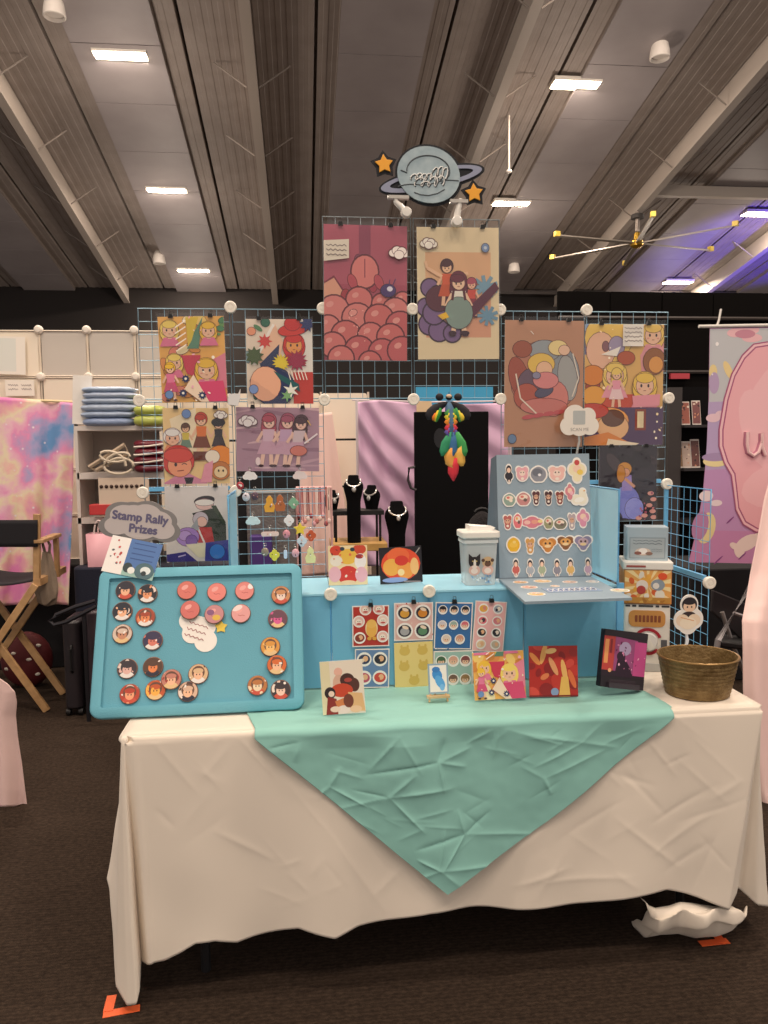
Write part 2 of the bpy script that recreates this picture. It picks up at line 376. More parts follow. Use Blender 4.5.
# ================================================================== BOOTH TABLE
TX0, TX1, TY0, TY1, TZ = -.5, 1.315, 2.05, 2.80, .745
YG = 2.662; GX = -.540; S = .308
t = thing('folding_table', 'folding banquet table hidden under the white cloth', 'table', (.41, 2.43, 0))
ob('tabletop', MB().rbox(-.89, .89, -.35, .355, .705, .741, .03), mat('#d8d4cc', .5), t, bevel=.006)
for sx in (-1, 1):
    for sy in (-1, 1): ob('leg', MB().tube([(sx*.72, sy*.28, 0), (sx*.72, sy*.28, .705)], .014, 8), mat('#39383a', .4, .6), t)
def interp(tbl, x):
    if x <= tbl[0][0]: return tbl[0][1]
    for (a, b), (c, d) in zip(tbl, tbl[1:]):
        if x <= c: return tuple(p+(q-p)*((x-a)/(c-a)) for p, q in zip(b, d)) if isinstance(b, tuple) else b+(d-b)*((x-a)/(c-a))
    return tbl[-1][1]
hem_px = [(148, 965), (165, 962), (180, 954), (196, 943), (215, 940), (237, 944), (268, 936), (299, 928), (318, 932), (335, 936), (358, 926), (395, 919), (430, 912), (470, 910), (518, 909), (584, 903), (637, 895), (668, 892), (700, 900), (729, 909)]
bot = [(0, (-.55, 2.80, .27)), (.5, (-.585, 2.42, .25)), (.64, tuple(at(107, 878, Y=2.2))), (.71, tuple(at(110, 890, Y=2.15))), (.78, tuple(at(113, 940, Y=2.09))), (.84, tuple(at(116, 985, Y=2.03))), (.90, tuple(at(127, 1005, Y=2.0))), (.96, tuple(at(136, 1004, Y=1.99))), (1.02, tuple(at(139, 990, Y=2.0))), (1.08, tuple(at(141, 960, Y=2.07)))]
top = [(0, (-.5, 2.80)), (.68, (-.5, 2.17)), (.80, (-.5, 2.07)), (.9, (-.496, 2.054)), (1.02, (-.49, 2.05)), (1.08, (-.485, 2.05))]
for px, py in hem_px:
    p = at(px, py, Y=2.02); bot.append((1.15+(p.x+.46)/.5, (p.x, 2.02, p.z)))
    top.append((1.15+(p.x+.46)/.5, (max(-.478, -.48+(p.x+.46)*(1.795-.02)/(1.66)), 2.05)))
te = bot[-1][0]
bot += [(te+.07, (1.262, 2.06, .17)), (te+.14, (1.30, 2.12, .15)), (te+.22, (1.345, 2.09, .11)), (te+.3, (1.40, 2.115, .085)), (te+.5, (1.41, 2.35, .12)), (te+.8, (1.40, 2.8, .16))]
top += [(te+.07, (1.308, 2.05)), (te+.14, (1.313, 2.056)), (te+.22, (1.315, 2.065)), (te+.3, (1.315, 2.09)), (te+.5, (1.315, 2.35)), (te+.8, (1.315, 2.8))]
TE = bot[-1][0]
def crease_field(segs, x, z):
    d = 0
    for (ax, az, bx, bz, amp, wd) in segs:
        lx, lz = bx-ax, bz-az; L2 = lx*lx+lz*lz; u = max(0, min(1, ((x-ax)*lx+(z-az)*lz)/L2))
        dist = math.hypot(x-ax-u*lx, z-az-u*lz); d += amp*math.exp(-(dist/wd))*math.sin(PI*min(1, max(.02, u+.08)))
    return d
rc = random.Random(3); white_creases = []
for i in range(90):
    x, z = rc.uniform(-.4, 1.25), rc.uniform(.2, .7); a = rc.choice([.6, .75, .9, 2.3, 2.5, .2])+rc.uniform(-.3, .3); L = rc.uniform(.08, .32)
    white_creases.append((x, z, x+L*math.cos(a), z+L*math.sin(a), rc.choice([-1, 1, 1])*rc.uniform(.0006, .0024), rc.uniform(.003, .010)))
def cloth_pt(u, v):
    tt = u*TE; b = interp(bot, tt); a = interp(top, tt)
    rr = .016                                   # rounded shoulder
    if v < .08:
        k = v/.08*PI/2; f_ = 0; z = TZ+.001-rr*(1-math.cos(k)); o_ = rr*math.sin(k); x, y = a[0], a[1]
        vv = 0
        dx, dy = b[0]-a[0], b[1]-a[1]; L = math.hypot(dx, dy) or 1; return Vector((x+dx/L*o_*.5, y+dy/L*o_*.5-.004*math.sin(k), z))
    w_ = (v-.08)/.92; z0 = TZ+.001-rr
    x = a[0]+(b[0]-a[0])*(w_**1.0); y = a[1]+(b[1]-a[1])*(w_**.9)-.012*(1-w_); z = z0+(b[2]-z0)*w_
    if 1.2 < tt < te:
        y -= .010*w_*math.sin(x*21+1.1)+.008*w_*math.sin(x*9.5+z*2)+crease_field(white_creases, x, z)
    y += .006*w_*(noise.noise(Vector((x*7, z*5, y*7)))); x += .004*w_*noise.noise(Vector((y*9, z*7, x*5+9)))
    return Vector((x, y, z))
m = MB(); m.grid(lambda u, v: cloth_pt(u, v), 460, 100)
m.grid(lambda u, v: Vector((TX0+(TX1-TX0)*u, TY0+(TY1-TY0)*v, TZ+.001+.0012*noise.noise(Vector((u*18, v*9, 0))))), 60, 24)
m.grid(lambda u, v: Vector((TX0+(TX1-TX0)*u, TY1+.02*v+.008*v*math.sin(u*40), TZ+.0005-.5*v)), 50, 10)
# the right end of the cloth that has slid down and bunched up on the carpet
lo = [(629, 912), (633, 926), (644, 937), (660, 934), (676, 933), (695, 938), (712, 936), (726, 926), (738, 912)]
hi = [(640, 897), (648, 905), (655, 908), (668, 906), (680, 902), (692, 903), (704, 905), (718, 907), (732, 906)]
def bunch(u, v):
    k = u*8; i = min(7, int(k)); f_ = k-i
    a = [hi[i][j]+(hi[i+1][j]-hi[i][j])*f_ for j in (0, 1)]; b = [lo[i][j]+(lo[i+1][j]-lo[i][j])*f_ for j in (0, 1)]
    pa = at(*a, Y=2.05); pb = at(b[0], b[1], Z=.012)
    pb.y = min(pb.y, 2.2); p = pa.lerp(pb, v); p.z = pa.z+(pb.z-pa.z)*v+.03*math.sin(PI*v)+.012*math.sin(v*15+u*6)*math.sin(PI*v)+.010*math.sin(u*17+v*5)*math.sin(PI*v); p.y -= .06*math.sin(PI*v)**.8+.018*math.sin(u*20+v*4)*v*(1-v)*3
    p.z = max(p.z, .008+.004*math.sin(u*30)**2); return p
m.grid(bunch, 60, 26)
CLOTHW = mat('#e9dccb', .85, 0, (500, .03), None, None, 0, None, .1)
t = tag(ob('tablecloth', m, CLOTHW, ang=80, solid=.0016), 'long white tablecloth over the booth table, bunched at its right corner', 'tablecloth')
# teal cloth laid cornerwise
EL, ER = at(255, 731, Z=TZ), at(664, 706, Z=TZ); AP = at(447, 888, Y=2.0)
teal_creases = []
rc = random.Random(21)
nodes = [(390, 800), (440, 765), (500, 730), (585, 745), (330, 790), (465, 835), (440, 870), (545, 780), (300, 745), (400, 740)]
for (px, py) in nodes:
    q = at(px, py, Y=2.0); a0 = rc.uniform(0, 6.28); k_ = rc.choice([3, 4, 5])
    for j in range(k_):
        a_ = a0+2*PI*j/k_+rc.uniform(-.5, .5); L_ = rc.uniform(.09, .28)
        teal_creases.append((q.x, q.z, q.x+L_*math.cos(a_), q.z+.6*L_*math.sin(a_), rc.choice([1, 1, -1])*rc.uniform(.0025, .006), rc.uniform(.004, .009)))
for i in range(24):
    z = rc.uniform(.36, .74); h_ = (z-AP.z)/(TZ-AP.z); x = rc.uniform(AP.x+(EL.x-AP.x)*h_, AP.x+(ER.x-AP.x)*h_); a = rc.choice([.5, .7, .3, 2.6, 2.8])+rc.uniform(-.25, .25); L = rc.uniform(.06, .16)
    teal_creases.append((x, z, x+L*math.cos(a), z+L*math.sin(a), rc.choice([1, -1])*rc.uniform(.001, .0025), rc.uniform(.004, .007)))
def teal(u, v):
    e = EL.lerp(ER, u); tv = .30; cv = .36
    if v < tv:                                 # lying on the table
        w_ = 1-v/tv; x = e.x-.12*w_*(1-u)+.01*math.sin(w_*9+u)*u
        return Vector((x, 2.05+w_*.5, TZ+.0065+.0018*noise.noise(Vector((u*22, w_*12, 3)))+.0016*math.sin(u*25+w_*8)*noise.noise(Vector((u*9, w_*7, 8)))))
    if v < cv:                                 # over the edge of the table
        a_ = (v-tv)/(cv-tv)*PI/2; return Vector((e.x, 2.05-.026*math.sin(a_), TZ+.0065-.02*(1-math.cos(a_))+.001*math.sin(u*40)))
    wx = (v-cv)/(1-cv); x = e.x+(AP.x-e.x)*wx*(1-.03*math.sin(PI*wx)); z = TZ-.0135+(AP.z-TZ)*wx+.012*math.sin(u*9+2)*wx*(1-wx)*2
    k_ = min(1, wx*12)
    y = 2.024-.028*wx-k_*crease_field(teal_creases, x, z)-k_*(.006*math.sin(x*16+z*5)+.003*noise.noise(Vector((x*9, z*9, 2)))+.0007*noise.noise(Vector((x*34, z*34, 5))))
    return Vector((x, y, z))
m = MB(); m.grid(teal, 340, 240)
tag(ob('teal_cloth', m, mat('#8abfb4', .8, 0, (500, .03), None, None, 0, None, .1), ang=80, solid=.0012), 'crumpled aqua green cloth laid cornerwise over the front of the white tablecloth', 'cloth')
ZT = TZ+.0095                                 # height of the teal cloth's surface
# orange tape on the carpet
TAPE = mat('#e8632e', .6, 0, (200, .2))
for lb, segs in (('orange floor tape corner under the left front of the tablecloth', [((103, 1015), (140, 1008)), ((108, 1012), (112, 996))]), ('orange floor tape corner under the right front of the tablecloth', [((700, 944), (728, 941)), ((722, 943), (713, 930))])):
    A = at(*segs[0][0], Z=0); t = thing('floor_tape', lb, 'tape', A)
    for s_, z in zip(segs, (.0015, .0025)):
        a, b = at(*s_[0], Z=0)-A, at(*s_[1], Z=0)-A; d = (b-a).normalized()*.0; nrm = Vector((-(b-a).y, (b-a).x, 0)).normalized()*.013
        q = MB().prism([((p_).x, (p_).y) for p_ in (a-nrm, b-nrm, b+nrm, a+nrm)], .0005, z); ob('strip', q, TAPE, t)
# ================================================================== WIRE GRID RACK
rack = thing('wire_grid_rack', 'light blue wire grid rack holding the prints along the back of the table', 'display rack', (GX, YG, TZ))
def wire_panel(M, mt, parent, wires=True):
    m = MB(); e = .0045; a, b = e, S-e; rr = .0026
    m.tube([(a, 0, a), (b, 0, a), (b, 0, b), (a, 0, b)], rr, 6, M, True)
    for i in range(1, 7):
        q = a+(b-a)*i/7; m.tube([(q, 0, a), (q, 0, b)], .0011, 5, M); m.tube([(a, -.001, q), (b, -.001, q)], .0011, 5, M)
    return ob('wire_panel', m, mt, parent)
cells = [(i, k) for i in (0, 1, 4, 5) for k in range(4)]+[(2, 3), (3, 3), (2, 4), (3, 4)]
for i, k in cells:
    wire_panel(Matrix.Translation((i*S, 0, .002+k*S)), WIREG if k == 4 else WIRE, rack)
for k in (0, 1):                              # wing that comes forward at the right end
    wire_panel(Matrix.Translation((6*S, -S*.0, .002+k*S)) @ Matrix.Rotation(-PI/2+.02, 4, 'Z'), WIREC, rack)
def connector(x, y, z, parent, rot=0):
    M = Matrix.Translation((x, y, z)) @ Matrix.Rotation(rot, 4, 'Z') @ Matrix.Rotation(PI/2, 4, 'X')
    return ob('connector', MB().lathe([(0, -.008), (.019, -.008), (.0205, 0), (.0205, .006), (.018, .0095), (.011, .0095), (.0105, .008), (.008, .008), (.0075, .0095), (0, .0095)], 20, M), mat('#f2e9da', .4), parent)
conn = [(i, 4) for i in range(1, 6)]+[(0, 3), (1, 3), (2, 3), (3, 3), (4, 3), (6, 3), (0, 2), (1, 2), (6, 2)]
for i, k in conn: connector(i*S, .001 if k == 4 and i in (2, 3, 4) else -.008, .002+k*S, rack)
connector(6*S+.003, -S-.004, .002+S, rack)
for i in (0, 5):
    ob('crossbar', MB().box(i*S+.02, i*S+S-.02, -.006, .006, 2*S+.006, 2*S+.02), WIREC, rack)
ob('crossbar', MB().box(6*S-.006, 6*S+.006, -.012, -.002, S+.02, 2*S-.015), WIREC, rack)
ob('crossbar', MB().box(6*S-.006, 6*S+.006, -S+.02, -.02, S+.006, S+.022), WIREC, rack)
# ================================================================== BLUE PANEL CUBES ON THE TABLE
YF = YG-S                                     # front of the cubes
Z1 = TZ+.0095
X = lambda i: GX+i*S
riser = thing('cube_riser', 'long aqua blue panel riser across the middle of the table', 'display riser', (X(1), YF, Z1))
for i in range(3):
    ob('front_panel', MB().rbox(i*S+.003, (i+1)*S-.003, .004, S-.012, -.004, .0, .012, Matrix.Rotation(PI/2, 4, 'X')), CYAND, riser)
    ob('top_panel', MB().box(i*S+.001, (i+1)*S-.001, -.002, S-.012, S-.012, S-.006), CYAN, riser)
    ob('frame_tube', MB().tube([(i*S, .004, .004), (i*S, .004, S-.016)], .003), WIREC, riser)
for i in (1, 2): connector(i*S, -.008, S-.006, riser)
ob('side_panel', MB().box(-.004, .0, .004, S-.015, .004, S-.014), CYAN, riser)
cube = thing('cube_stand', 'aqua blue panel cube under the grey sticker board', 'display cube', (X(4), YF, Z1))
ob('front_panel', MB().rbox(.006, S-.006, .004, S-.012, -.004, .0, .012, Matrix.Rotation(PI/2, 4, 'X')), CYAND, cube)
ob('top_panel', MB().box(.002, S, 0, S-.012, S-.012, S-.006), CYAN, cube)
ob('side_panel', MB().box(S-.004, S, .004, S-.015, .0, S-.014), CYAN, cube)
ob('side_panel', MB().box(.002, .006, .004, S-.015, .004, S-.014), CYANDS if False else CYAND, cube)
ob('frame_tube', MB().box(S, S+.022, -.004, .004, .0, S-.0), WIREC, cube)
for i, lb in ((1, 'upright pale blue side panel left of the keychains'), (5, 'upright pale blue side panel right of the sticker board')):
    d = 1 if i == 1 else -1
    t = thing('side_board', lb, 'panel', (X(i), YG-.01, Z1+S), 'upright blue side panels')
    M = Matrix.Rotation(-PI/2, 4, 'Z') @ Matrix.Rotation(PI/2, 4, 'X')
    ob('panel', MB().rbox(.006, S-(.006 if i == 5 else .045), .004, S-.01, -.003, .003, .014, M), mat('#b6ecff', .35, 0, (60, .05)) if i == 5 else CYAN, t)
    ob('edge_tube', MB().tube([(0, -.008, .004), (0, -S+.004+(.04 if i == 1 else 0), .004), (0, -S+.004+(.04 if i == 1 else 0), S-.006), (0, -.008, S-.006)], .0035, 6), WIREC, t)
# ================================================================== PRINTS ON THE RACK
NF = Vector((0, -1, 0))
PG = Vector((0, YG-.0105, 0))
def small_clip(x, z, label, y=YG-.008, group='black clips holding the prints'):
    t = thing('bulldog_clip', label, 'clip', (x, y, z), group)
    ob('jaw', MB().prism([(-.008, -.006), (.008, -.006), (.006, .006), (-.006, .006)], -.006, .005, Matrix.Rotation(PI/2, 4, 'X')), BLACK, t)
    ob('handle', MB().tube([(-.005, -.0, .005), (-.004, .0, .016), (.004, .0, .016), (.005, -.0, .005)], .001, 5), mat('#55504c', .3, .8), t)
SK, SK2, BL, BL2, PK, RD = '#f3c4a2', '#e6a886', '#f2c23f', '#f7d96b', '#e57a9b', '#c8313f'
def d_blonde(I):
    I.rect(0, 0, 1, I.asp, '#f0b45a'); I.scatter(26, ['#f3cf74', '#ec9a52', '#f4e2b2', '#e98a70', '#d98b3e'], .05, .16)
    I.poly([(.62, .55), (1, .75), (1, .2), (.7, .3)], '#e8879a'); I.poly([(.3, .72), (.62, .72), (.58, .36), (.4, .44)], '#d23c54'); I.poly([(.5, 1.0), (.68, 1.3), (.6, .82), (.42, .82)], '#5f8d73'); I.poly([(.42, 1.3), (.62, 1.3), (.5, .95), (.44, .85)], '#e2c33e')
    I.scatter(7, ['#4c8a5c', '#6b9c58'], .03, .07, (.78, 1.0, 1, 1.25))
    for x, y, r in ((.17, 1.12, .13), (.76, 1.1, .12), (.22, .62, .12), (.7, .5, .16)): I.head(x, y, r, R.choice([BL, BL2]), SK, PK)
    I.person(.15, .03, .6, BL, SK, PK, '#d8527c', False); I.poly([(.5, .3), (.95, .32), (1, 0), (.62, 0)], '#d94a72'); I.poly([(.35, .2), (.5, .42), (.72, 0), (.6, 0)], '#f6dcc0')
    for x, y in ((.38, .36), (.33, .14), (.62, .1)): I.star(x, y, .07, .04, 9, '#2f3c66'); I.ell(x, y, .02, .02, '#f3ead8')
    I.scatter(14, ['#fff3e0', '#fbe6c8', '#f4b6c4'], .01, .03); I.ell(.12, .12, .06, .06, '#6e8fc0')
    for k in range(5): I.line(.26, .78+.09*k, .42, .88+.09*k, .018, '#fff1dc')
def d_redhat(I):
    a = I.asp; I.rect(0, 0, 1, a, '#efdcc6'); I.scatter(20, ['#5a8a5e', '#2f6a52', '#8fa9a8', '#f3a07a', '#c53a3c', '#23345e'], .06, .13)
    I.rect(.74, 0, 1, a, '#f0e8dc'); I.rect(.7, 0, 1, .48, '#cf3326'); I.poly([(.05, .6), (.4, 1.2), (.46, 1.18), (.14, .58)], '#fbf2e6'); I.poly([(.14, .62), (.42, 1.16), (.48, 1.0), (.4, .6)], SK); I.poly([(.44, 1.2), (.56, .92), (.5, .7), (.36, .95)], SK)
    I.poly([(.2, .6), (.5, .9), (.46, .45), (.22, .52)], '#26325c'); I.star(.28, .94, .12, .06, 8, '#dc4640')
    I.head(.72, .9, .15, '#d5332c', '#f0a252', '#bc2634'); I.ell(.72, 1.12, .24, .09, '#d8382f', 10); I.ell(.7, 1.2, .12, .1, '#cf2f2c')
    I.star(.52, .62, .14, .085, 14, '#f2d531'); I.star(.76, .65, .17, .1, 12, '#a31f48'); I.star(.12, .72, .15, .09, 9, '#4b5e33'); I.star(.93, 1.2, .13, .07, 9, '#27346a')
    I.ell(.42, .25, .3, .3, '#25305a'); I.ell(.28, .3, .23, .26, '#eeb08e'); I.poly([(.4, .5), (.78, .3), (.8, .18), (.5, .36)], '#1f5b5c')
    I.star(.66, .2, .13, .05, 6, '#f1ecdc'); I.star(.6, .12, .1, .04, 6, '#7fae74'); I.ell(.1, .22, .065, .065, '#7c94c4')
    for k in range(6): I.line(.62+.05*k, .5, .66+.05*k, .36, .014, '#f7e7d8')
def d_crowd(I):
    a = I.asp; I.rect(0, 0, 1, a, '#f2cf92'); I.poly([(.1, 1), (.5, a), (.5, .5), (.2, .5)], '#f7e4c0')
    I.person(.34, .45, .5, '#5d3b2a', '#eebd97', '#d8c14e', '#6f8a78', False); I.person(.58, .4, .72, '#c2412e', SK, '#e27738', '#7a3d28', False); I.person(.84, .45, .58, '#2c2630', SK, '#2e2a32', '#3c3138', False)
    I.ell(.84, .95, .1, .06, '#24212a'); I.head(.14, .72, .13, '#f1ece6', '#f3bfa0', '#e98e60', False); I.rect(.45, .36, .72, .5, '#6c3325')
    I.ell(.86, .42, .19, .17, '#ef8e2e'); I.ell(.74, .42, .11, .1, '#f6e7d2'); I.ell(.86, .2, .15, .14, '#c77a3b'); I.ell(.86, .18, .1, .09, '#f4d7a8'); I.ell(.83, .2, .014, .02, '#2b1a14'); I.ell(.9, .2, .014, .02, '#2b1a14')
    I.poly([(0, .02), (.3, .2), (.65, .02), (.6, -.1), (0, -.1)], '#d68aa6'); I.poly([(.3, .1), (.45, .1), (.42, 0), (.33, 0)], '#26202a'); I.ell(.22, .36, .24, .24, '#d23c36'); I.ell(.24, .28, .18, .17, '#f2a079')
    I.ell(.22, .44, .22, .11, '#db4a3f'); I.ell(.18, .3, .022, .03, '#3a2028'); I.path([(.27, .3), (.31, .32), (.35, .3)], .012, '#3a2028'); I.line(.2, .2, .3, .21, .012, '#8a2a24')
    I.poly([(.62, .3), (.75, .36), (.72, .02), (.55, .02)], '#e99cae'); I.ell(.36, 1.08, .065, .065, '#6f8fc4'); I.cloud(.88, 1.06, .2, '#f3ece4', '#c9b8a8')
def d_trio(I):
    a = I.asp; I.rect(0, 0, 1, a, '#b0899a')
    for k in range(16): I.ell(R.uniform(0, 1), R.uniform(0, a), R.uniform(.1, .35), R.uniform(.01, .03), R.choice(['#c79fac', '#9a7387', '#d8b2b9', '#a87f92']), R.uniform(-12, 18))
    for x, h_, ha, tp in ((.36, .66, '#b34a5e', '#d9b4c4'), (.52, .66, '#a8516a', '#c9a3c0'), (.68, .64, '#4e2f3a', '#d8bfc4')): I.person(x, .06, h_, ha, '#efc3b0', tp, '#cfa2b5', True, R.uniform(-.1, .25))
    I.ell(.75, .25, .1, .06, '#d67a6c'); I.line(.82, .34, .98, .46, .02, '#f5e6e8'); I.line(.86, .62, .9, .56, .012, '#e5b860'); I.ell(.26, .12, .03, .05, '#f2dada'); I.cloud(.14, .6, .22, '#efe6e4', '#b59aa4')
def d_lounge(I):
    a = I.asp; I.rect(0, 0, 1, a, '#e9e1dc');  I.ell(.62, .98, .16, .07, '#2b2730', 8); I.ell(.62, .92, .14, .09, '#efc9c2'); I.ell(.62, .95, .15, .05, '#f5efe8')
    I.poly([(.42, .78), (.78, .86), (.95, .6), (.95, .3), (.68, .3)], '#2f3b30'); I.poly([(.72, .9), (.8, .9), (.95, .62), (.9, .6)], '#3c4a38')
    I.ell(.55, .68, .12, .12, '#cfc6cf'); I.ell(.57, .64, .08, .08, '#efc3b4'); I.poly([(.48, .55), (.72, .55), (.76, .3), (.5, .3)], '#c63a3c'); I.line(.5, .55, .6, .3, .03, '#f3e9e4'); I.poly([(.36, .5), (.5, .7), (.52, .5)], '#a9aeb4')
    I.ell(.34, .4, .18, .15, '#b48fd6'); I.ell(.3, .42, .1, .08, '#c9a8e4'); I.ell(.4, .34, .09, .09, '#8f68b8'); I.poly([(.3, .28), (.72, .3), (.66, .06), (.5, .06)], '#efe7c8'); I.poly([(.62, .3), (1, .34), (1, 0), (.6, 0)], '#3e40a0'); I.ell(.8, .15, .12, .12, '#3f86e0'); I.poly([(0, 0), (0, .12), (.3, .16), (.48, 0)], '#3c2f86'); I.line(.18, .08, .3, .11, .02, '#cfc6ef')
def d_pinkcrowd(I):
    a = I.asp; I.rect(0, 0, 1, a, '#a9485c'); I.rect(0, .9, 1, a, '#b25466')
    # plain round pink shapes, heaped
    def lump(x, y, r, c):
        I.ell(x, y, r+.012, r*.95+.012, '#7d2b3c'); I.ell(x, y, r, r*.95, c)
    for dx in (-.07, .07): I.ell(.52+dx, 1.0-.1, .05, .09, '#a83348')
    I.ell(.42, 1.2, .05, .05, '#8b3a58'); I.rect(.42, 1.16, .56, a, '#8f3d55'); I.ell(.49, 1.05, .17, .2, '#7d2b3c'); I.ell(.49, 1.05, .158, .188, '#dd7f78'); I.line(.49, 1.2, .49, .98, .012, '#8b3a48')
    for dx in (-.15, .17): I.ell(.49+dx, .93, .05, .09, '#bb4a56', 20)
    I.poly([(0, .92), (.12, 1.0), (.26, .8), (.2, .62), (0, .64)], '#7d2b3c'); I.poly([(0, .9), (.12, .97), (.24, .79), (.18, .64), (0, .66)], '#e0a084'); I.ell(.26, .74, .06, .1, '#a8343f')
    cols = ['#cf6a66', '#d67570', '#c65e60', '#da8079']
    for x, y, r in ((.42, .72, .15), (.7, .68, .12), (.95, .72, .1), (.12, .6, .17), (.86, .6, .15), (.4, .5, .18), (.66, .5, .17), (.05, .4, .13), (.92, .42, .17), (.26, .3, .17), (.56, .3, .15), (.8, .28, .16), (.1, .18, .15), (.42, .12, .17), (.7, .1, .16), (.94, .12, .17), (.2, .02, .15), (.55, -.02, .13)):
        lump(x, y, r, R.choice(cols)); I.ell(x-.3*r, y+.35*r, .28*r, .2*r, '#e59a90', 25)
    I.ell(.77, .83, .09, .075, '#4b2f6a'); I.ell(.79, .85, .035, .03, '#e9e0ea'); I.line(.82, .88, .86, .97, .012, '#5c3a6a'); I.line(.78, .88, .79, .96, .012, '#5c3a6a')
    I.scatter(12, ['#efb0a4', '#f2c3b4'], .006, .014, (.3, .2, .5, .6)); I.poly([(.0, 1.16), (.3, 1.2), (.3, 1.42), (.0, 1.4)], '#e9dcc8'); I.hand(.15, 1.29, .24, .16, '#6b5a58', 3); I.cloud(.9, 1.27, .24, '#efe2d8', '#b58c88')
def d_group(I):
    a = I.asp; I.rect(0, 0, 1, a, '#e8d3aa'); I.rect(.1, .26, .9, 1.27, '#e3b286'); I.rect(.1, .26, .9, .7, '#dc9f7e')
    for x, y, r in ((.15, .85, .1), (.1, .62, .1), (.14, .42, .12), (.26, .34, .12), (.42, .31, .1), (.2, .55, .13), (.26, .75, .12)): I.ell(x, y, r+.012, r+.012, '#4a2f50'); I.ell(x, y, r, r, '#7d5f8a')
    for k in range(9):
        an = math.radians(20+k*40); I.line(.83, .86, .83+.16*math.cos(an), .86+.14*math.sin(an), .045, '#7aa0b4'); I.line(.86, .52, .86+.13*math.cos(an), .52+.12*math.sin(an), .04, '#6f97ae')
    I.ell(.26, .72, .16, .15, '#5a2233'); I.person(.36, .62, .58, '#4a2228', '#f0c29a', '#d85e38', '#c9562f', False); I.line(.3, .98, .12, 1.08, .04, '#f0c29a'); I.line(.12, 1.08, .1, 1.16, .03, '#f0c29a'); I.line(.44, .98, .62, 1.02, .04, '#f0c29a')
    I.person(.66, .5, .48, '#b04a5c', '#efb898', '#cf4a3c', '#8a2a3a', False); I.poly([(.6, .6), (.95, .92), (1.0, .84), (.68, .5)], '#5b1f38')
    I.person(.5, .28, .78, '#6a2036', '#f3cba8', '#f1ead8', '#7c9188', True); I.ell(.5, .55, .17, .19, '#84988d'); I.path([(.44, .83), (.42, .7)], .03, '#5b1f2c'); I.path([(.56, .83), (.58, .7)], .03, '#5b1f2c')
    I.poly([(.24, .52), (.34, .56), (.38, .5), (.3, .47)], '#e2b23c'); I.ell(.57, .31, .06, .03, '#3a1626'); I.ell(.42, .31, .05, .03, '#3a1626')
    I.ell(.83, 1.32, .045, .05, '#7b93b8'); I.ell(.83, 1.32, .02, .02, '#c8d2dc'); I.cloud(.14, 1.36, .2, '#f3ebdc', '#c8b494')
def d_swirl(I):
    a = I.asp; I.rect(0, 0, 1, a, '#c08c6c'); I.ell(.5, .85, .43, .46, '#b9785e'); I.ell(.74, .95, .2, .3, '#8f9599', 18); I.ell(.5, 1.18, .2, .13, '#9aa0a3'); I.ell(.8, .85, .12, .28, '#a9a8a4', 8)
    I.ell(.22, 1.2, .12, .1, '#a2543c'); I.ell(.18, .85, .12, .26, '#a64f3b', 14); I.ell(.36, .75, .2, .22, '#6b5264'); I.ell(.28, .62, .16, .16, '#b75743'); I.ell(.62, .6, .19, .22, '#d98378'); I.ell(.5, .5, .3, .1, '#cf7a70'); I.ell(.5, .68, .12, .06, '#54506a', 20)
    I.ell(.46, 1.02, .17, .13, '#ecc357'); I.ell(.5, .95, .1, .1, '#f0c09a'); I.ell(.52, .82, .16, .1, '#e08a88'); I.ell(.67, 1.22, .12, .09, '#f1d893'); I.ell(.75, 1.19, .07, .06, '#efc4a4'); I.path([(.14, .9), (.2, .6), (.42, .4), (.7, .44)], .018, '#f0ddc8'); I.path([(.86, 1.15), (.94, .85), (.86, .62)], .016, '#e9dccb')
    for k in range(4): I.ell(.3+.13*k, .37+.02*k, .08, .028, '#c7565a', 10)
    I.ell(.1, .1, .05, .055, '#6b86a8'); I.line(.32, 1.42, .36, 1.38, .01, '#f5e7d6'); I.ell(.4, .88, .05, .04, '#8f8aa4')
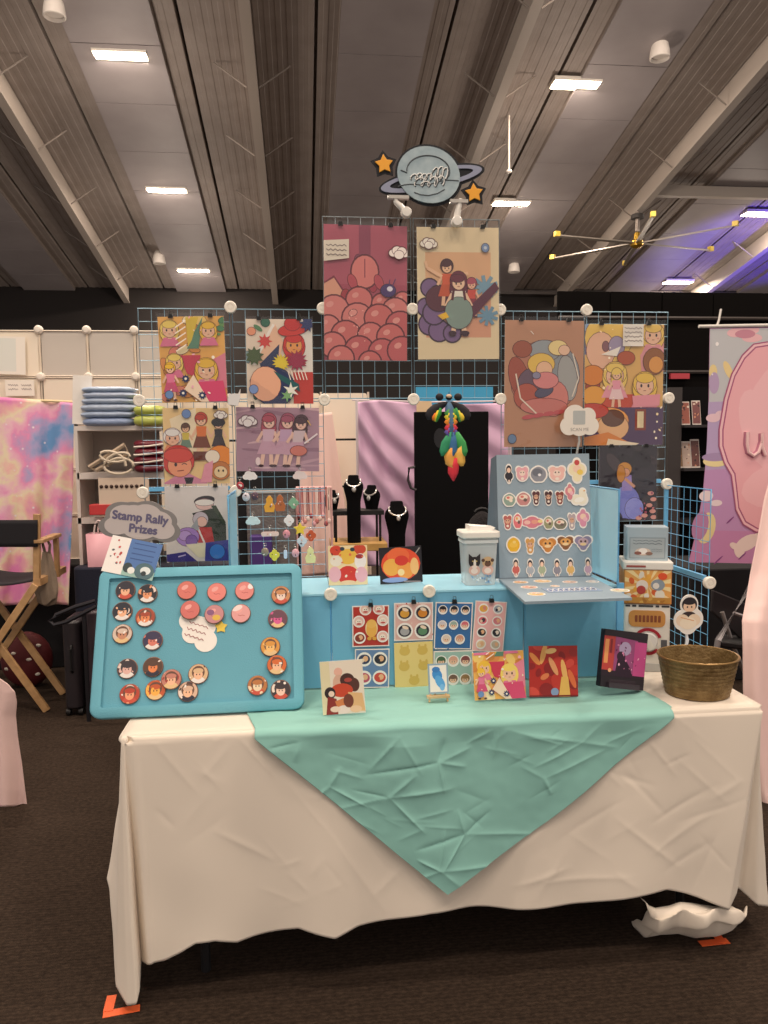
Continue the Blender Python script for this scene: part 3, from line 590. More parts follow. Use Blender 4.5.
def d_collage(I):
    a = I.asp; I.rect(0, 0, 1, a, '#e6b566'); I.rect(0, 1.1, .14, a, '#6a6690'); I.ell(.07, 1.42, .08, .07, '#8aa6cc'); I.ell(.3, 1.3, .3, .3, '#efc65e'); I.ell(.2, 1.15, .18, .22, '#f0bd9c'); I.ell(.26, 1.2, .04, .06, '#8a5a60'); I.ell(.4, 1.2, .1, .12, '#a596b2')
    I.poly([(.7, 1.1), (1, 1.3), (1, .9), (.72, .9)], '#e59a9a'); I.head(.86, 1.35, .13, '#f0c860', SK, '#e89aa0'); I.scatter(10, ['#d8662e', '#b8482c', '#e8963a'], .05, .11, (0, .5, .4, .9)); I.ell(.88, 1.02, .14, .16, '#9a5c28'); I.ell(.9, .98, .09, .1, '#e8a04a')
    I.ell(.52, 1.06, .11, .08, '#b8542a'); I.poly([(.2, 1.1), (.45, 1.2), (.4, 1.08)], '#f8efe0'); I.rect(.2, .44, .9, .62, '#cf4a2e'); I.ell(.1, .85, .14, .12, '#e2872c'); I.ell(.12, .6, .15, .12, '#f0a83c')
    I.head(.38, .86, .14, '#f2cf66', SK, '#ef9fae'); I.person(.4, .45, .5, '#f2cf66', SK, '#f0a0b0', '#f6d3d2', True); I.head(.76, .74, .14, '#f3c94e', SK, '#eb8f9c'); I.poly([(.6, .6), (.96, .62), (.95, .48), (.62, .46)], '#ee9aa6')
    I.poly([(0, .0), (0, .46), (1, .46), (1, 0)], '#53385f'); I.ell(.3, .3, .26, .16, '#e9a25c'); I.ell(.36, .22, .2, .16, '#f0bb86'); I.ell(.36, .33, .14, .1, '#6a4434'); I.ell(.1, .42, .2, .09, '#c8402e'); I.rect(.64, .18, .78, .44, '#8f3a26'); I.rect(.67, .21, .75, .41, '#e8d3a8')
    I.poly([(0, 0), (0, .1), (.3, .16), (.6, .02), (.6, 0)], '#e48a3a'); I.poly([(.3, .08), (.7, .02), (.66, 0), (.28, 0)], '#f6e3c4'); I.poly([(.47, 1.2), (.73, 1.2), (.73, 1.46), (.47, 1.46)], '#eee6da'); I.hand(.6, 1.34, .22, .2, '#8a7a78', 4)
    I.scatter(16, ['#fff1d8', '#fbe0b4'], .008, .02)
def d_night(I):
    a = I.asp; I.rect(0, 0, 1, a, '#2b2430'); I.scatter(14, ['#3a3038', '#221c28', '#463a40'], .08, .2)
    I.ell(.52, .3, .2, .28, '#7c7fd0', 12); I.poly([(.36, .55), (.56, .6), (.8, .06), (.42, .04)], '#8487d6'); I.ell(.62, .2, .16, .18, '#9a9ce4'); I.poly([(.4, .76), (.56, .76), (.58, .5), (.4, .5)], '#a48fcf'); I.ell(.44, .86, .12, .11, '#d9963a'); I.ell(.46, .8, .07, .07, '#e2a37e'); I.ell(.38, .78, .07, .14, '#d08a34'); I.line(.45, .7, .62, .56, .05, '#dba184')
    for x, y in ((.9, .45), (.95, .35), (.88, .25), (.94, .15), (.8, .08), (.7, .04), (.96, .05)): I.ell(x, y, .055, .035, '#e8a193')
    I.scatter(10, ['#d87a80', '#b45a70'], .012, .025, (.7, 0, 1, .5))
PR = [
 ('print of blonde figures in pink on orange and yellow, top left of the rack', (157.5, 317), (223.5, 316), (160, 403), d_blonde, .012),
 ('print of a red-hatted figure among bright starbursts, second in the top left row', (245.5, 319), (312, 319.5), (245.5, 404), d_redhat, .008),
 ('print with a big smiling red-haired face below a crowd, under the orange and yellow print', (162.5, 408), (228.5, 408), (163.5, 484), d_crowd, .0),
 ('wide mauve print of three standing girls with a white cloud tag', (236, 407), (319, 408), (235, 471), d_trio, .004),
 ('pale print of lounging figures in green and violet, lowest on the left of the rack', (164.5, 487), (228, 486), (164, 562), d_lounge, .0),
 ('tall crimson print of many round pink shapes, left one at the top middle', (323.5, 224), (407, 226.5), (324.5, 360), d_pinkcrowd, .01),
 ('tall cream print of people with a purple cloud, right one at the top middle', (416.5, 227), (498.5, 228), (416.5, 359.5), d_group, .008),
 ('tan print with a swirling ring of figures, right of the tall middle prints', (505, 320), (584, 321), (506.5, 447), d_swirl, .012),
 ('busy golden print of blonde girls with a white tag, top right of the rack', (585, 324), (664, 324.5), (585, 445.5), d_collage, .014),
 ('dark print of one figure in a violet gown, lowest on the right of the rack', (599, 446.5), (657, 446), (599, 521), d_night, .0),
]
NICK = ['orange and yellow print', 'red hat print', 'print with the big red-haired face', 'mauve trio print', 'pale green and violet print', 'tall crimson print', 'tall cream print', 'tan swirl print', 'golden collage print', 'dark violet-gown print']
for i, (lb, a, b, c, d, sl_) in enumerate(PR):
    t, M, w_, h_ = sheet('art_print', lb, 'art print', 'art prints clipped to the wire rack', a, b, c, PG+Vector((0, -.0005-.0012*(i % 2), 0)), NF, d, sleeve=max(sl_, .006), outline=1)
    for q, sd in ((-.3, 'left'), (.3, 'right')):
        p = M @ Vector((q*w_, h_+.002, .004)); small_clip(p.x, p.z, 'small black clip at the top %s of the %s' % (sd, NICK[i]), p.y)
# acrylic cloud sign (its code left out)
def cloud_outline(w_, h_, lobes, n=10):
    pts = []
    for (cx, cy, r) in lobes: pts.append((cx, cy, r))
    out = []
    for k in range(90):                      # star-shaped union seen from the middle
        a = 2*PI*k/90; dx, dy = math.cos(a), math.sin(a); best = 0
        for cx, cy, r in pts:
            b_ = cx*dx+cy*dy; disc = b_*b_-(cx*cx+cy*cy-r*r)
            if disc >= 0: best = max(best, b_+math.sqrt(disc))
        out.append((dx*best*w_, dy*best*h_))
    return out
FLUFF = [(-.28, -.08, .22), (.28, -.08, .22), (-.1, .14, .26), (.17, .1, .22), (0, -.06, .28)]
RX = Matrix.Rotation(PI/2, 4, 'X')
def add_text(mb, s, size, x, y, z, M=None, rot=0, sx=1):
    v, f = text_geo(s, size); c, d = math.cos(rot), math.sin(rot)
    mb.add([(x+(a*sx)*c-b*d, y+(a*sx)*d+b*c, z) for a, b, _ in v], f, M); return mb
p = at(579.5, 421, Y=YG-.05)
t = thing('cloud_sign', 'white cloud-shaped scan sign on a clip stand between the two right prints', 'sign', p)
b = ob('cloud_board', MB().prism(cloud_outline(.145, .145, [(-.26, -.12, .22), (.26, -.12, .22), (-.12, .12, .27), (.2, .12, .2), (0, -.1, .26)]), -.002, .002, RX), mat('#efe6d8', .35), t)
ob('lettering', add_text(MB(), 'SCAN ME', .016, 0, -.03, .0024, RX), mat('#a39c94', .6), t)
ob('printed_panel', MB().rbox(-.024, .02, -.012, .036, .002, .0024, .004, RX), mat('#b9bcb8', .6), t)
ob('clip_stem', MB().tube([(0, .004, -.05), (.004, .01, -.07), (.001, .02, -.1), (.003, .035, -.125)], .004, 8).box(-.008, .01, .026, .05, -.15, -.118), mat('#e3ddd2', .3), t)
# ------------------------------------------------------------------ planet sign
ps = at(429, 178, Y=YG-.03); K = (YG-.03)/FPX*1.004      # metres per pixel there
t = thing('planet_sign', 'ringed planet sign with two orange stars, clipped above the rack', 'sign', ps)
def L(px, py): return ((px-429)*K, (178-py)*K)
def ellp(cx, cy, rx, ry, rot, n=40):
    c, d = math.cos(math.radians(rot)), math.sin(math.radians(rot)); x0, y0 = L(cx, cy)
    return [(x0+K*(rx*math.cos(q)*c-ry*math.sin(q)*d), y0+K*(rx*math.cos(q)*d+ry*math.sin(q)*c)) for q in [2*PI*i/n for i in range(n)]]
def starp(cx, cy, r, r2, rot=90):
    x0, y0 = L(cx, cy); return [(x0+K*(r if i % 2 == 0 else r2)*math.cos(math.radians(rot+36*i)), y0+K*(r if i % 2 == 0 else r2)*math.sin(math.radians(rot+36*i))) for i in range(10)]
NAVY = mat('#0d0e16', .7)
m = MB(); m.prism(ellp(429, 175.5, 33.5, 29, -12), -.004, 0, RX); m.prism(ellp(432, 179, 53.5, 12, 12), -.0042, -.0002, RX); m.prism(starp(385, 166.5, 13.5, 8.6, 95), -.0038, -.0001, RX); m.prism(starp(473.5, 191.5, 13.5, 8.6, 95), -.0038, -.0001, RX)
ob('backing_board', m, NAVY, t)
m = MB(); o_, i_ = ellp(431.5, 179, 51, 9.3, 12), ellp(431.5, 178.6, 42, 5.6, 12); n = len(o_)
m.add([(x, -.004, y) for x, y in o_]+[(x, -.004, y) for x, y in i_]+[(x, .001, y) for x, y in o_]+[(x, .001, y) for x, y in i_], [(k, (k+1) % n, n+(k+1) % n, n+k) for k in range(n)]+[(k, (k+1) % n, 2*n+(k+1) % n, 2*n+k) for k in range(n)]+[(n+k, n+(k+1) % n, 3*n+(k+1) % n, 3*n+k) for k in range(n)])
ob('planet_ring', m, mat('#8f93a8', .5), t)
pl = ob('planet_disc', MB().prism(ellp(428.5, 175.5, 31, 26.5, -12), .0, .007, RX), mat('#a9b9bd', .5, 0, None, (26, '#94a7ae')), t)
m = MB()
for i in range(60):                           # the looping line round the name
    pass
sw = [(401+0, 172)]+[(428+27*math.cos(a_)*.78, 172-20*math.sin(a_)*.72) for a_ in [PI*(1.05-1.35*k/26) for k in range(27)]]
m.tube([(L(*q)[0], -.0075, L(*q)[1]) for q in sw], .0022, 5)
m.tube([(L(*q)[0], -.0075, L(*q)[1]) for q in [(398+k*6, 187.5-k*.75-1.2*math.sin(k)) for k in range(11)]], .0018, 5)
m.tube([(L(*q)[0], -.0075, L(*q)[1]) for q in [(414, 192.5), (420, 194.5), (428, 195.2), (437, 193), (444, 189)]], .0018, 5)
ob('drawn_line', m, mat('#4c5256', .6), pl)
def script(x0, y0, w_, hs, slant=.35):        # looping handwriting, one loop per letter height in hs
    pts = []; n_ = len(hs)
    for i, h_ in enumerate(hs):
        for k in range(9):
            a_ = 2*PI*k/9; xx = x0+w_*(i+k/9*.9)/n_-w_/n_*.45*math.sin(a_); yy = (1-math.cos(a_))/2*h_
            pts.append((xx+slant*yy, y0-yy))
    return pts
m = MB()
for q in (script(411, 180.5, 33, [5, 6, 5.5, 6, 12, 13, 12]), script(415, 186.5, 26, [8, 4.5, 9, 10])): m.tube([(L(*z_)[0], -.0085, L(*z_)[1]) for z_ in q], .0017, 5)
ob('script_lettering', m, mat('#f2f0ea', .5), pl)
m = MB()
for q in (script(411.8, 181.2, 33, [5, 6, 5.5, 6, 12, 13, 12]), script(415.8, 187.2, 26, [8, 4.5, 9, 10])): m.tube([(L(*z_)[0], -.0073, L(*z_)[1]) for z_ in q], .0020, 5)
ob('lettering_outline', m, mat('#4c5256', .6), pl)
for (x, y) in ((385, 166.5), (473.5, 191.5)):
    ob('star', MB().prism(starp(x, y, 9.3, 5.0, 95), .0, .006, RX), mat('#f0a62c', .45), t, bevel=.001)
CL = mat('#e6e0d6', .35)
for lb, pts, bx in (('white clip arm under the left side of the planet sign', [(395, 197), (396, 202), (401, 207), (406, 213)], (388, 192, 409, 199)), ('white clip arm under the right side of the planet sign', [(461, 199), (459, 206), (457.5, 213), (456.5, 222)], (450, 199, 468, 203))):
    p0 = at(*pts[-1], Y=YG-.02); tt = thing('clip_arm', lb, 'clip', p0, 'white clip arms holding the planet sign')
    loc = [at(*q, Y=YG-.03-.0*i)-p0 for i, q in enumerate(pts)]
    ob('arm', MB().tube(loc, [.007, .009, .011, .012], 10), CL, tt)
    a_, b_ = at(bx[0], bx[1], Y=YG-.036)-p0, at(bx[2], bx[3], Y=YG-.036)-p0
    ob('jaw', MB().box(a_.x, b_.x, a_.y-.004, a_.y+.016, b_.z, b_.z+.011), mat('#bdb7ae', .3), tt)
    q = loc[-1]; ob('clamp_knob', MB().lathe([(0, -.016), (.015, -.016), (.018, -.008), (.018, .008), (.015, .014), (0, .015)], 18, Matrix.Translation(q+Vector((0, -.004, 0))) @ RX), CL, tt)
# ------------------------------------------------------------------ rainbow hanging ornament
p = at(448, 396, Y=YG-.02)
t = thing('hanging_bird_ornament', 'rainbow feathered hanging ornament dangling in the opening of the rack', 'ornament', p)
def Q(px, py, dy=0): 
    q = at(px, py, Y=YG-.03+dy)-p; return q
m = MB(); q = Q(449, 397); m.ball(q, .012, .012, .011)
for px in (439.5, 458): m.ball(Q(px, 397), .014, .01, .013)
ob('head', m, mat('#151318', .7), t)
m = MB(); m.ball(Q(449, 396, -.012), .01, .006, .006); ob('face_patch', m, mat('#e3c2a2', .7), t)
def feather(pts_w, name, col, parent):
    m = MB(); n_ = len(pts_w); vs = []
    for px, py, wd in pts_w:
        c_ = Q(px, py)
        for s_ in (-1, -.5, 0, .5, 1): vs.append((c_.x+s_*wd*K/2, c_.y-.006*(1-s_*s_), c_.z))
    m.add(vs, [(i*5+j, i*5+j+1, i*5+j+6, i*5+j+5) for i in range(n_-1) for j in range(4)]); return ob(name, m, mat(col, .75), parent, solid=.004, ang=70)
for sd in (-1, 1):
    feather([(448+sd*2, 402, 7), (448+sd*8, 405, 15), (448+sd*14, 410, 14), (448+sd*18, 415, 10), (448+sd*19, 420, 3)], 'wing', '#1d1a20', t)
for sd, cols in ((-1, ('#3fa043', '#f2d22f', '#ef7f22')), (1, ('#3f9b52', '#d8d24a', '#eec83a'))):
    for k, c_ in enumerate(cols): feather([(448+sd*(8+2.4*k), 408+2.5*k, 3), (448+sd*(9.5+2.6*k), 414+1.5*k, 5), (448+sd*(12+1.2*k), 422-.8*k, 1)], 'wing_feather', c_, t)
feather([(449, 400, 6), (450, 410, 10), (451, 420, 10), (452, 436, 7)], 'body', '#5d7f9c', t)
for k, (c_, y0) in enumerate((('#4f9b4a', 411), ('#ead43a', 415), ('#ef8d2b', 420), ('#d8324a', 426), ('#6a58a8', 430))):
    for sd in (-1, 1): feather([(451+sd*2, y0-2, 3), (451+sd*4, y0+2, 5), (451+sd*2, y0+7, 1)], 'body_feather', c_, t)
for sd, x0, c_ in ((-1, 451, '#2f8f62'), (1, 456, '#3d9b50'), (0, 453, '#3b6f9c')):
    feather([(x0, 432, 5), (x0+sd*4, 442, 11), (x0+sd*7, 451, 9), (x0+sd*9, 456, 1)], 'tail_feather', c_, t)
for x0, y0, c_ in ((449.5, 448, '#e6a24c'), (459, 446, '#e8b24f')): feather([(x0+2, y0, 4), (x0, y0+8, 11), (x0+1, y0+16, 10), (x0+3, y0+20, 2)], 'tail_feather', c_, t)
feather([(456, 458, 4), (453.5, 466, 11), (453, 473, 10), (453.5, 481, 1)], 'tail_tip', '#d52f3d', t)
ob('cord', MB().tube([Q(449, 396), Q(449, 392)], .0012, 5), BLACK, t)
# ------------------------------------------------------------------ keychains on the lower left panel
KC = [(250, 476, 'cloud', '#ece6e2', 'white cloud tag at the top left of the keychain panel'), (300, 475.5, 'cloud', '#ead6d2', 'pale pink cloud tag at the top right of the keychain panel'), (240, 486, 'ball', '#a8323c', 'small red charm beside the white connector of the keychain panel'), (246, 497, 'ball', '#d8d2d8', 'grey and white charm near the left edge of the keychain panel'), (255, 496, 'ball', '#5c4654', 'dark plum charm next to the grey and white one'), (269.5, 504, 'fig', '#e8a63a', 'golden yellow bell-shaped charm'), (280, 503, 'fig', '#b8683a', 'rusty brown charm beside the golden one'), (293.5, 503, 'blob', '#82b08e', 'sage green round charm'), (253, 521, 'cloud', '#cfe2e4', 'pale aqua and white cloud charm'), (289, 520.5, 'blob', '#ece6e4', 'small white round charm in the middle of the panel'), (270, 534, 'pill', '#e6c6bc', 'long pale pink bar charm'), (286.5, 534, 'ball', '#d78f9a', 'rose pink charm right of the bar charm'), (300, 529, 'star', '#e9c840', 'bright yellow star charm on the keychain panel'), (311, 535.5, 'blob', '#c2552e', 'orange red flower charm'), (265, 552, 'ball', '#8f7f6c', 'small olive brown charm at the bottom'), (274.5, 555, 'blob', '#dcd24c', 'lemon yellow charm hanging lowest'), (285.5, 554, 'pill2', '#c5d6ea', 'pale blue slim charm at the bottom'), (295.5, 553, 'ball', '#e0a6ae', 'pink and white charm at the bottom'), (310.5, 555, 'fig', '#ded89a', 'pale yellow charm at the bottom right'), (302, 541, 'blob', '#c9d2da', 'bluish white charm below the yellow star')]
for px, py, kind, col, lb in KC:
    p = at(px, py, Y=YG-.014); t = thing('keychain', lb, 'keychain', p, 'keychains hanging on the wire panel')
    k_ = K
    if kind == 'cloud': m = MB().prism(cloud_outline(.05, .042, FLUFF), -.002, .002, RX)
    elif kind == 'ball': m = MB().ball((0, 0, 0), .013, .006, .015)
    elif kind == 'blob': m = MB().prism(cloud_outline(.042, .046, [(-.2, 0, .22), (.2, 0, .22), (0, .2, .22), (0, -.2, .24), (0, 0, .3)]), -.003, .003, RX)
    elif kind == 'fig': m = MB().prism([(x*.019, y*.028) for x, y in ((-.8, -1), (.8, -1), (1, -.3), (.55, .2), (.6, .6), (.2, 1), (-.2, 1), (-.6, .6), (-.55, .2), (-1, -.3))], -.003, .003, RX)
    elif kind == 'pill': m = MB().rbox(-.03, .03, -.008, .008, -.003, .003, .007, RX)
    elif kind == 'pill2': m = MB().rbox(-.006, .006, -.016, .014, -.003, .003, .005, RX)
    else: m = MB().prism([(.024*(1 if i % 2 == 0 else .5)*math.cos(math.radians(90+36*i)), .024*(1 if i % 2 == 0 else .5)*math.sin(math.radians(90+36*i))) for i in range(10)], -.003, .003, RX)
    b = ob('charm', m, mat(col, .3), t, bevel=.0008)
    if kind in ('ball', 'blob', 'fig', 'pill'):
        I = Ink(1, [(.5+.5*math.cos(a_), .5+.5*math.sin(a_)) for a_ in [2*PI*i/12 for i in range(12)]]); I.scatter(4, [col, '#f4ece4', '#5a4040', '#d8a08c'], .08, .24)
        mm = I.mesh(.02, -.01, -.012, .0); mm.v = [(x, -.0065-z, y) for x, y, z in mm.v]; ob('printed_face', mm, INK, b)
    ob('ring', MB().tube([(.005*math.cos(a_), 0, .026+.005*math.sin(a_)) for a_ in [2*PI*i/10 for i in range(10)]], .0009, 5, None, True).tube([(0, 0, .012), (0, 0, .022)], .0012, 5), mat('#c9c4bc', .25, .8), t)
# ================================================================== PIN BOARD
pb0 = at(200, 716, Z=ZT); pb0 = Vector((0, 2.185, ZT)); lean = Vector((0, .152, .318)).normalized(); PN = Vector((0, -lean.z, lean.y))
Mb, wb, hb = frame((101, 570.5), (301.5, 564.5), (97, 719.5), pb0, PN)
t = thing('pin_board', 'teal padded pin board with rounded corners leaning at the left end of the table', 'pin board', Mb)
ob('back_board', MB().rbox(-wb/2, wb/2, 0, hb, -.012, .004, .03, None, 6), mat('#67a7b8', .8, 0, (260, .12)), t)
m = MB(); o_ = rrect(-wb/2, wb/2, 0, hb, .03, 6); i_ = rrect(-wb/2+.03, wb/2-.03, .03, hb-.03, .006, 6); n = len(o_)
vs = [(x, y, 0) for x, y in o_]+[(x, y, .012) for x, y in o_]+[(x*.985, (y-hb/2)*.985+hb/2, .016) for x, y in o_]+[(x, y, .016) for x, y in i_]+[(x, y, .002) for x, y in i_]
m.add(vs, [(r_*n+k, r_*n+(k+1) % n, (r_+1)*n+(k+1) % n, (r_+1)*n+k) for r_ in range(4) for k in range(n)])
ob('frame_rim', m, mat('#6bafc0', .75, 0, (260, .12)), t, ang=60)
IN = Mb.inverted()
def onboard(px, py, z=.0): 
    q = IN @ hit(px, py, Mb @ Vector((0, 0, .006)), PN); return q
PINS = [(125.7, 590.5, '#2e2a34', '#efb48e', 'p', 'dark-haired face, first of the top row at the left'), (147.7, 593.8, '#27262e', '#e89a6c', 'p', 'dark and orange, second of the top row at the left'), (122.6, 611.6, '#262833', '#f0b48c', 'p', 'black-haired figure, second from the top of the left column'), (145.6, 617.4, '#a8482f', '#e88a56', 'p', 'rust red, second from the top of the second column'), (122.6, 634.2, '#d9c2b0', '#c98a6a', 'p', 'cream and white, third of the left column'), (152.9, 640.6, '#3a3450', '#d87a68', 'p', 'violet-haired figure, right of the cream badge'), (127.5, 668.8, '#3c3238', '#e2b4a8', 'p', 'dark with pale swirl, fourth of the left column'), (153.2, 667, '#5a3f30', '#e8874f', 'p', 'brown with orange, right of the dark swirl badge'), (130, 694.2, '#b8432f', '#f0a278', 'p', 'red-haired figure, bottom left corner of the board'), (155.7, 690.2, '#c2582f', '#f4b04c', 'p', 'fiery orange face, in the bottom cluster'), (171.9, 679.8, '#c4806e', '#a83a34', 'p', 'pale red with white top, overlapping in the bottom cluster'), (188.1, 691.7, '#d8b49a', '#4a3636', 'p', 'beige with dark hair, lowest of the cluster'), (198.5, 674, '#d9b48a', '#3a3028', 'p', 'cream with dark green, alone right of the cluster'),
 (186.9, 590.5, '#d9776a', '', 'b', 'plain coral pink, first of the top middle row'), (216.9, 592.3, '#e8867c', '', 'b', 'plain light pink, second of the top middle row'), (244.7, 591, '#e48a82', '', 'b', 'pink with white edge, third of the top middle row'), (190.6, 610.7, '#d4726a', '', 'b', 'plain coral pink, overlapping the left of the white cloud card'), (214.7, 615, '#c98a8c', '#e0b84a', 'b', 'mauve pink with yellow, overlapping the right of the white cloud card'), (241, 613.7, '#e3a09c', '', 'b', 'pale pink with red cheeks, right of the white cloud card'),
 (281, 595.4, '#c98a5a', '#e8d0c0', 'p', 'tan and white, top of the right column'), (277.8, 619, '#6a4250', '#d85a90', 'p', 'plum with a magenta streak, second of the right column'), (270.4, 646.8, '#d9963f', '#f0be74', 'p', 'golden, third of the right column'), (277, 665.4, '#d4682f', '#8a3520', 'p', 'deep orange, just under the golden badge'), (257.6, 685.6, '#b8743f', '#ead2b0', 'p', 'copper brown, bottom right left of the dark one'), (280.8, 690, '#3a2e30', '#efc7b2', 'p', 'dark shaggy-haired face, bottom right corner of the board')]
CIRC = [(.5+.5*math.cos(2*PI*i/24), .5+.5*math.sin(2*PI*i/24)) for i in range(24)]
for k, (px, py, c1, c2, kd, lb) in enumerate(PINS):
    z0 = .0045 if k not in (10, 16, 17, 22) else .0115
    q = onboard(px, py); rr = .0295
    t = tag(ob('pin_badge', MB().lathe([(0, 0), (rr*.96, 0), (rr, .0015), (rr, .003), (rr*.97, .0052), (rr*.9, .0064), (0, .0066)], 28), mat('#8c6a5c', .25), None), 'round pin badge, '+lb, 'badge', 'round badges on the teal pin board')
    t.matrix_world = Mb @ Matrix.Translation((q.x, q.y, z0))
    I = Ink(1, CIRC, c1)
    if kd == 'p':
        I.scatter(3, [c1, c2, '#e9d5c6'], .1, .25); I.ell(.5, .58, .34, .34, c1 if lin(c1)[0] < .3 else '#6a4a3a'); I.ell(.5, .05, .4, .3, R.choice(['#c8503c', '#2d2c3a', '#e4c08a', '#e9e0d8'])); I.ell(.5, .45, .24, .26, '#f0bb96' if lin(c2)[0] < .5 else c2)
        I.ell(.5, .66, .27, .14, c1); I.ell(.42, .46, .03, .045, '#2a1c20', n=8); I.ell(.58, .46, .03, .045, '#2a1c20', n=8); I.scatter(3, [c2, '#f3e6da'], .04, .1)
    else:
        I.ell(.52, .55, .42, .4, c1); I.ell(.4, .66, .2, .12, '#eea9a0', 30); I.path([(.34, .42), (.46, .36), (.58, .4), (.7, .36)], .025, '#b4504a')
        if c2: I.ell(.62, .3, .22, .16, c2); I.ell(.3, .6, .2, .16, '#8a5a80')
        if 'white edge' in lb: I.ell(.86, .75, .2, .16, '#f4ece6', 40)
        if 'cheeks' in lb: I.ell(.3, .8, .3, .15, '#f2dcd6', 20)
    ob('printed_face', I.mesh(rr*1.84, -rr*.92, -rr*.92, .0066), INK, t)
q = onboard(199, 630)
t = tag(ob('cloud_card', MB().prism([(x, y) for x, y in cloud_outline(.15, .15, [(-.25, .12, .2), (.2, -.16, .22), (-.05, .0, .27), (-.3, .2, .1), (.1, .1, .2), (-.1, -.1, .2)])], 0, .0014), WHITE, None), 'white cloud card with handwriting pinned in the middle of the teal board', 'card')
t.matrix_world = Mb @ Matrix.Translation((q.x, q.y, .0045)) @ Matrix.Rotation(-.35, 4, 'Z')
I = Ink(1, [(-1, -1), (2, -1), (2, 2), (-1, 2)])
for y0 in (.62, .46, .3): I.hand(.45, y0, .5, .12, '#a8706c', 1)
ob('handwriting', I.mesh(.12, -.06, -.06, .0014), INK, t)
q2 = q+onboard(221, 627)-q
t2 = tag(ob('star_tag', MB().prism([(.02*(1 if i % 2 == 0 else .6)*math.cos(math.radians(90+36*i)), .02*(1 if i % 2 == 0 else .6)*math.sin(math.radians(90+36*i))) for i in range(10)], 0, .001), mat('#e9c94c', .5), None), 'small yellow star tucked behind the white cloud card', 'tag'); t2.matrix_world = Mb @ Matrix.Translation((q2.x, q2.y, .0062))
# stamp rally sign
t, M, w_, h_ = None, None, 0, 0
YS = 2.42
c0 = at(140, 522, Y=YS); k2 = YS/FPX
t = thing('cloud_banner_sign', 'grey cloud-shaped sign reading Stamp Rally Prizes above the pin board', 'sign', c0)
Ms = Matrix.Rotation(.14, 4, 'Y')
ob('cloud_board', MB().prism(cloud_outline(.265, .20, [(-.3, -.12, .16), (.3, -.1, .17), (-.2, .08, .2), (.08, .14, .2), (.24, .06, .18), (0, -.06, .26), (-.08, .12, .18)]), -.003, .001, Ms @ RX), mat('#8b8785', .5), t)
ob('cloud_face', MB().prism([(x*.86, y*.84) for x, y in cloud_outline(.265, .20, [(-.3, -.12, .16), (.3, -.1, .17), (-.2, .08, .2), (.08, .14, .2), (.24, .06, .18), (0, -.06, .26), (-.08, .12, .18)])], .001, .002, Ms @ RX), mat('#cfc4c0', .5), t)
def bold(mb, s, size, x, y, z, M, rot, e=.0016):
    for dx, dy in ((0, 0), (e, 0), (-e, 0), (0, e), (0, -e), (e*.7, e*.7), (-e*.7, -e*.7)): add_text(mb, s, size, x+dx, y+dy, z+dx*.02+dy*.013, M, rot)
    return mb
ob('stand_stem', MB().tube([(.03, .004, -.06), (.05, .02, -.16), (.05, .03, TZ+.016-c0.z)], .004, 8).lathe([(0, 0), (.035, 0), (.035, .006), (0, .008)], 18, Matrix.Translation((.05, .03, TZ+.0125-c0.z))), mat('#dcd8d0', .3), t)
m = bold(bold(MB(), 'Stamp Rally', .036, .0, .013, .0026, Ms @ RX, 0), 'Prizes', .036, .012, -.022, .0026, Ms @ RX, 0)
ob('lettering', m, mat('#6d6785', .5), t)
# leaflet below it, resting on the board's top edge
YL = 2.292
M, w_, h_ = frame((113, 535), (163, 545), (102, 571), Mb @ Vector((0, 0, .0172)), PN)
t = thing('leaflet', 'white and blue leaflet tilted over the top left corner of the pin board', 'leaflet', M)
ob('sheet', MB().box(-w_/2, w_/2, 0, h_, 0, .001), WHITE, t)
a = h_/w_; I = Ink(a, None, '#efe9e2'); I.rect(.38, 0, 1, a, '#4d74ad'); I.rect(.38, 0, 1, .22*a, '#9cc0b4')
for k in range(4): I.line(.46, .9*a-.14*k*a, .9, .9*a-.14*k*a, .02, '#2f4f86')
I.scatter(12, ['#b8433c', '#c9605a', '#4a4a52'], .015, .03, (.08, .2*a, .32, .9*a)); I.ell(.47, .22*a, .09, .1, '#2c3b3e'); I.ell(.8, .2*a, .19, .17, '#4a6a72'); I.ell(.82, .22*a, .1, .08, '#dfe6e4'); I.ell(.55, .16*a, .07, .07, '#e6e8e2'); I.ell(.8, .14*a, .05, .05, '#2a3438')
ob('printed_face', I.mesh(w_, -w_/2, 0, .001), INK, t)
# ================================================================== STICKER SHEETS CLIPPED TO THE RISER
PRS = Vector((0, YF-.007, 0))
def spot(I, x, y, r, c, kind):
    I.ell(x, y, r*1.25, r*1.25, '#f5eee8')
    if kind == 'chibi': I.ell(x, y+.15*r, r*.95, r*.9, c); I.ell(x, y-.15*r, r*.66, r*.6, '#f2c6a8'); I.ell(x, y+.4*r, r*.7, r*.35, c); I.ell(x-.25*r, y-.15*r, r*.09, r*.13, '#33242c', n=8); I.ell(x+.25*r, y-.15*r, r*.09, r*.13, '#33242c', n=8)
    elif kind == 'fish': I.ell(x, y, r, r*.92, '#2d2938'); I.ell(x, y-.1*r, r*.7, r*.6, c); I.ell(x+.1*r, y+.5*r, r*.5, r*.25, '#f0d8c0', -20)
    elif kind == 'fox': I.ell(x, y, r, r, c); I.ell(x, y-.1*r, r*.62, r*.6, '#f6e6d8'); I.ell(x, y-.5*r, r*.5, r*.2, '#c64a46'); I.ell(x-.2*r, y, r*.1, r*.1, '#30242a', n=8); I.ell(x+.2*r, y, r*.1, r*.1, '#30242a', n=8)
    else: I.ell(x, y, r, r*.85, c, R.uniform(-40, 40)); I.ell(x+.2*r, y+.1*r, r*.45, r*.5, R.choice(['#f3e3d3', '#e9b48a', '#4a3a44', '#d98a7a'])); I.ell(x-.3*r, y-.2*r, r*.3, r*.35, R.choice(['#2f2c38', c, '#e8d2b8']))
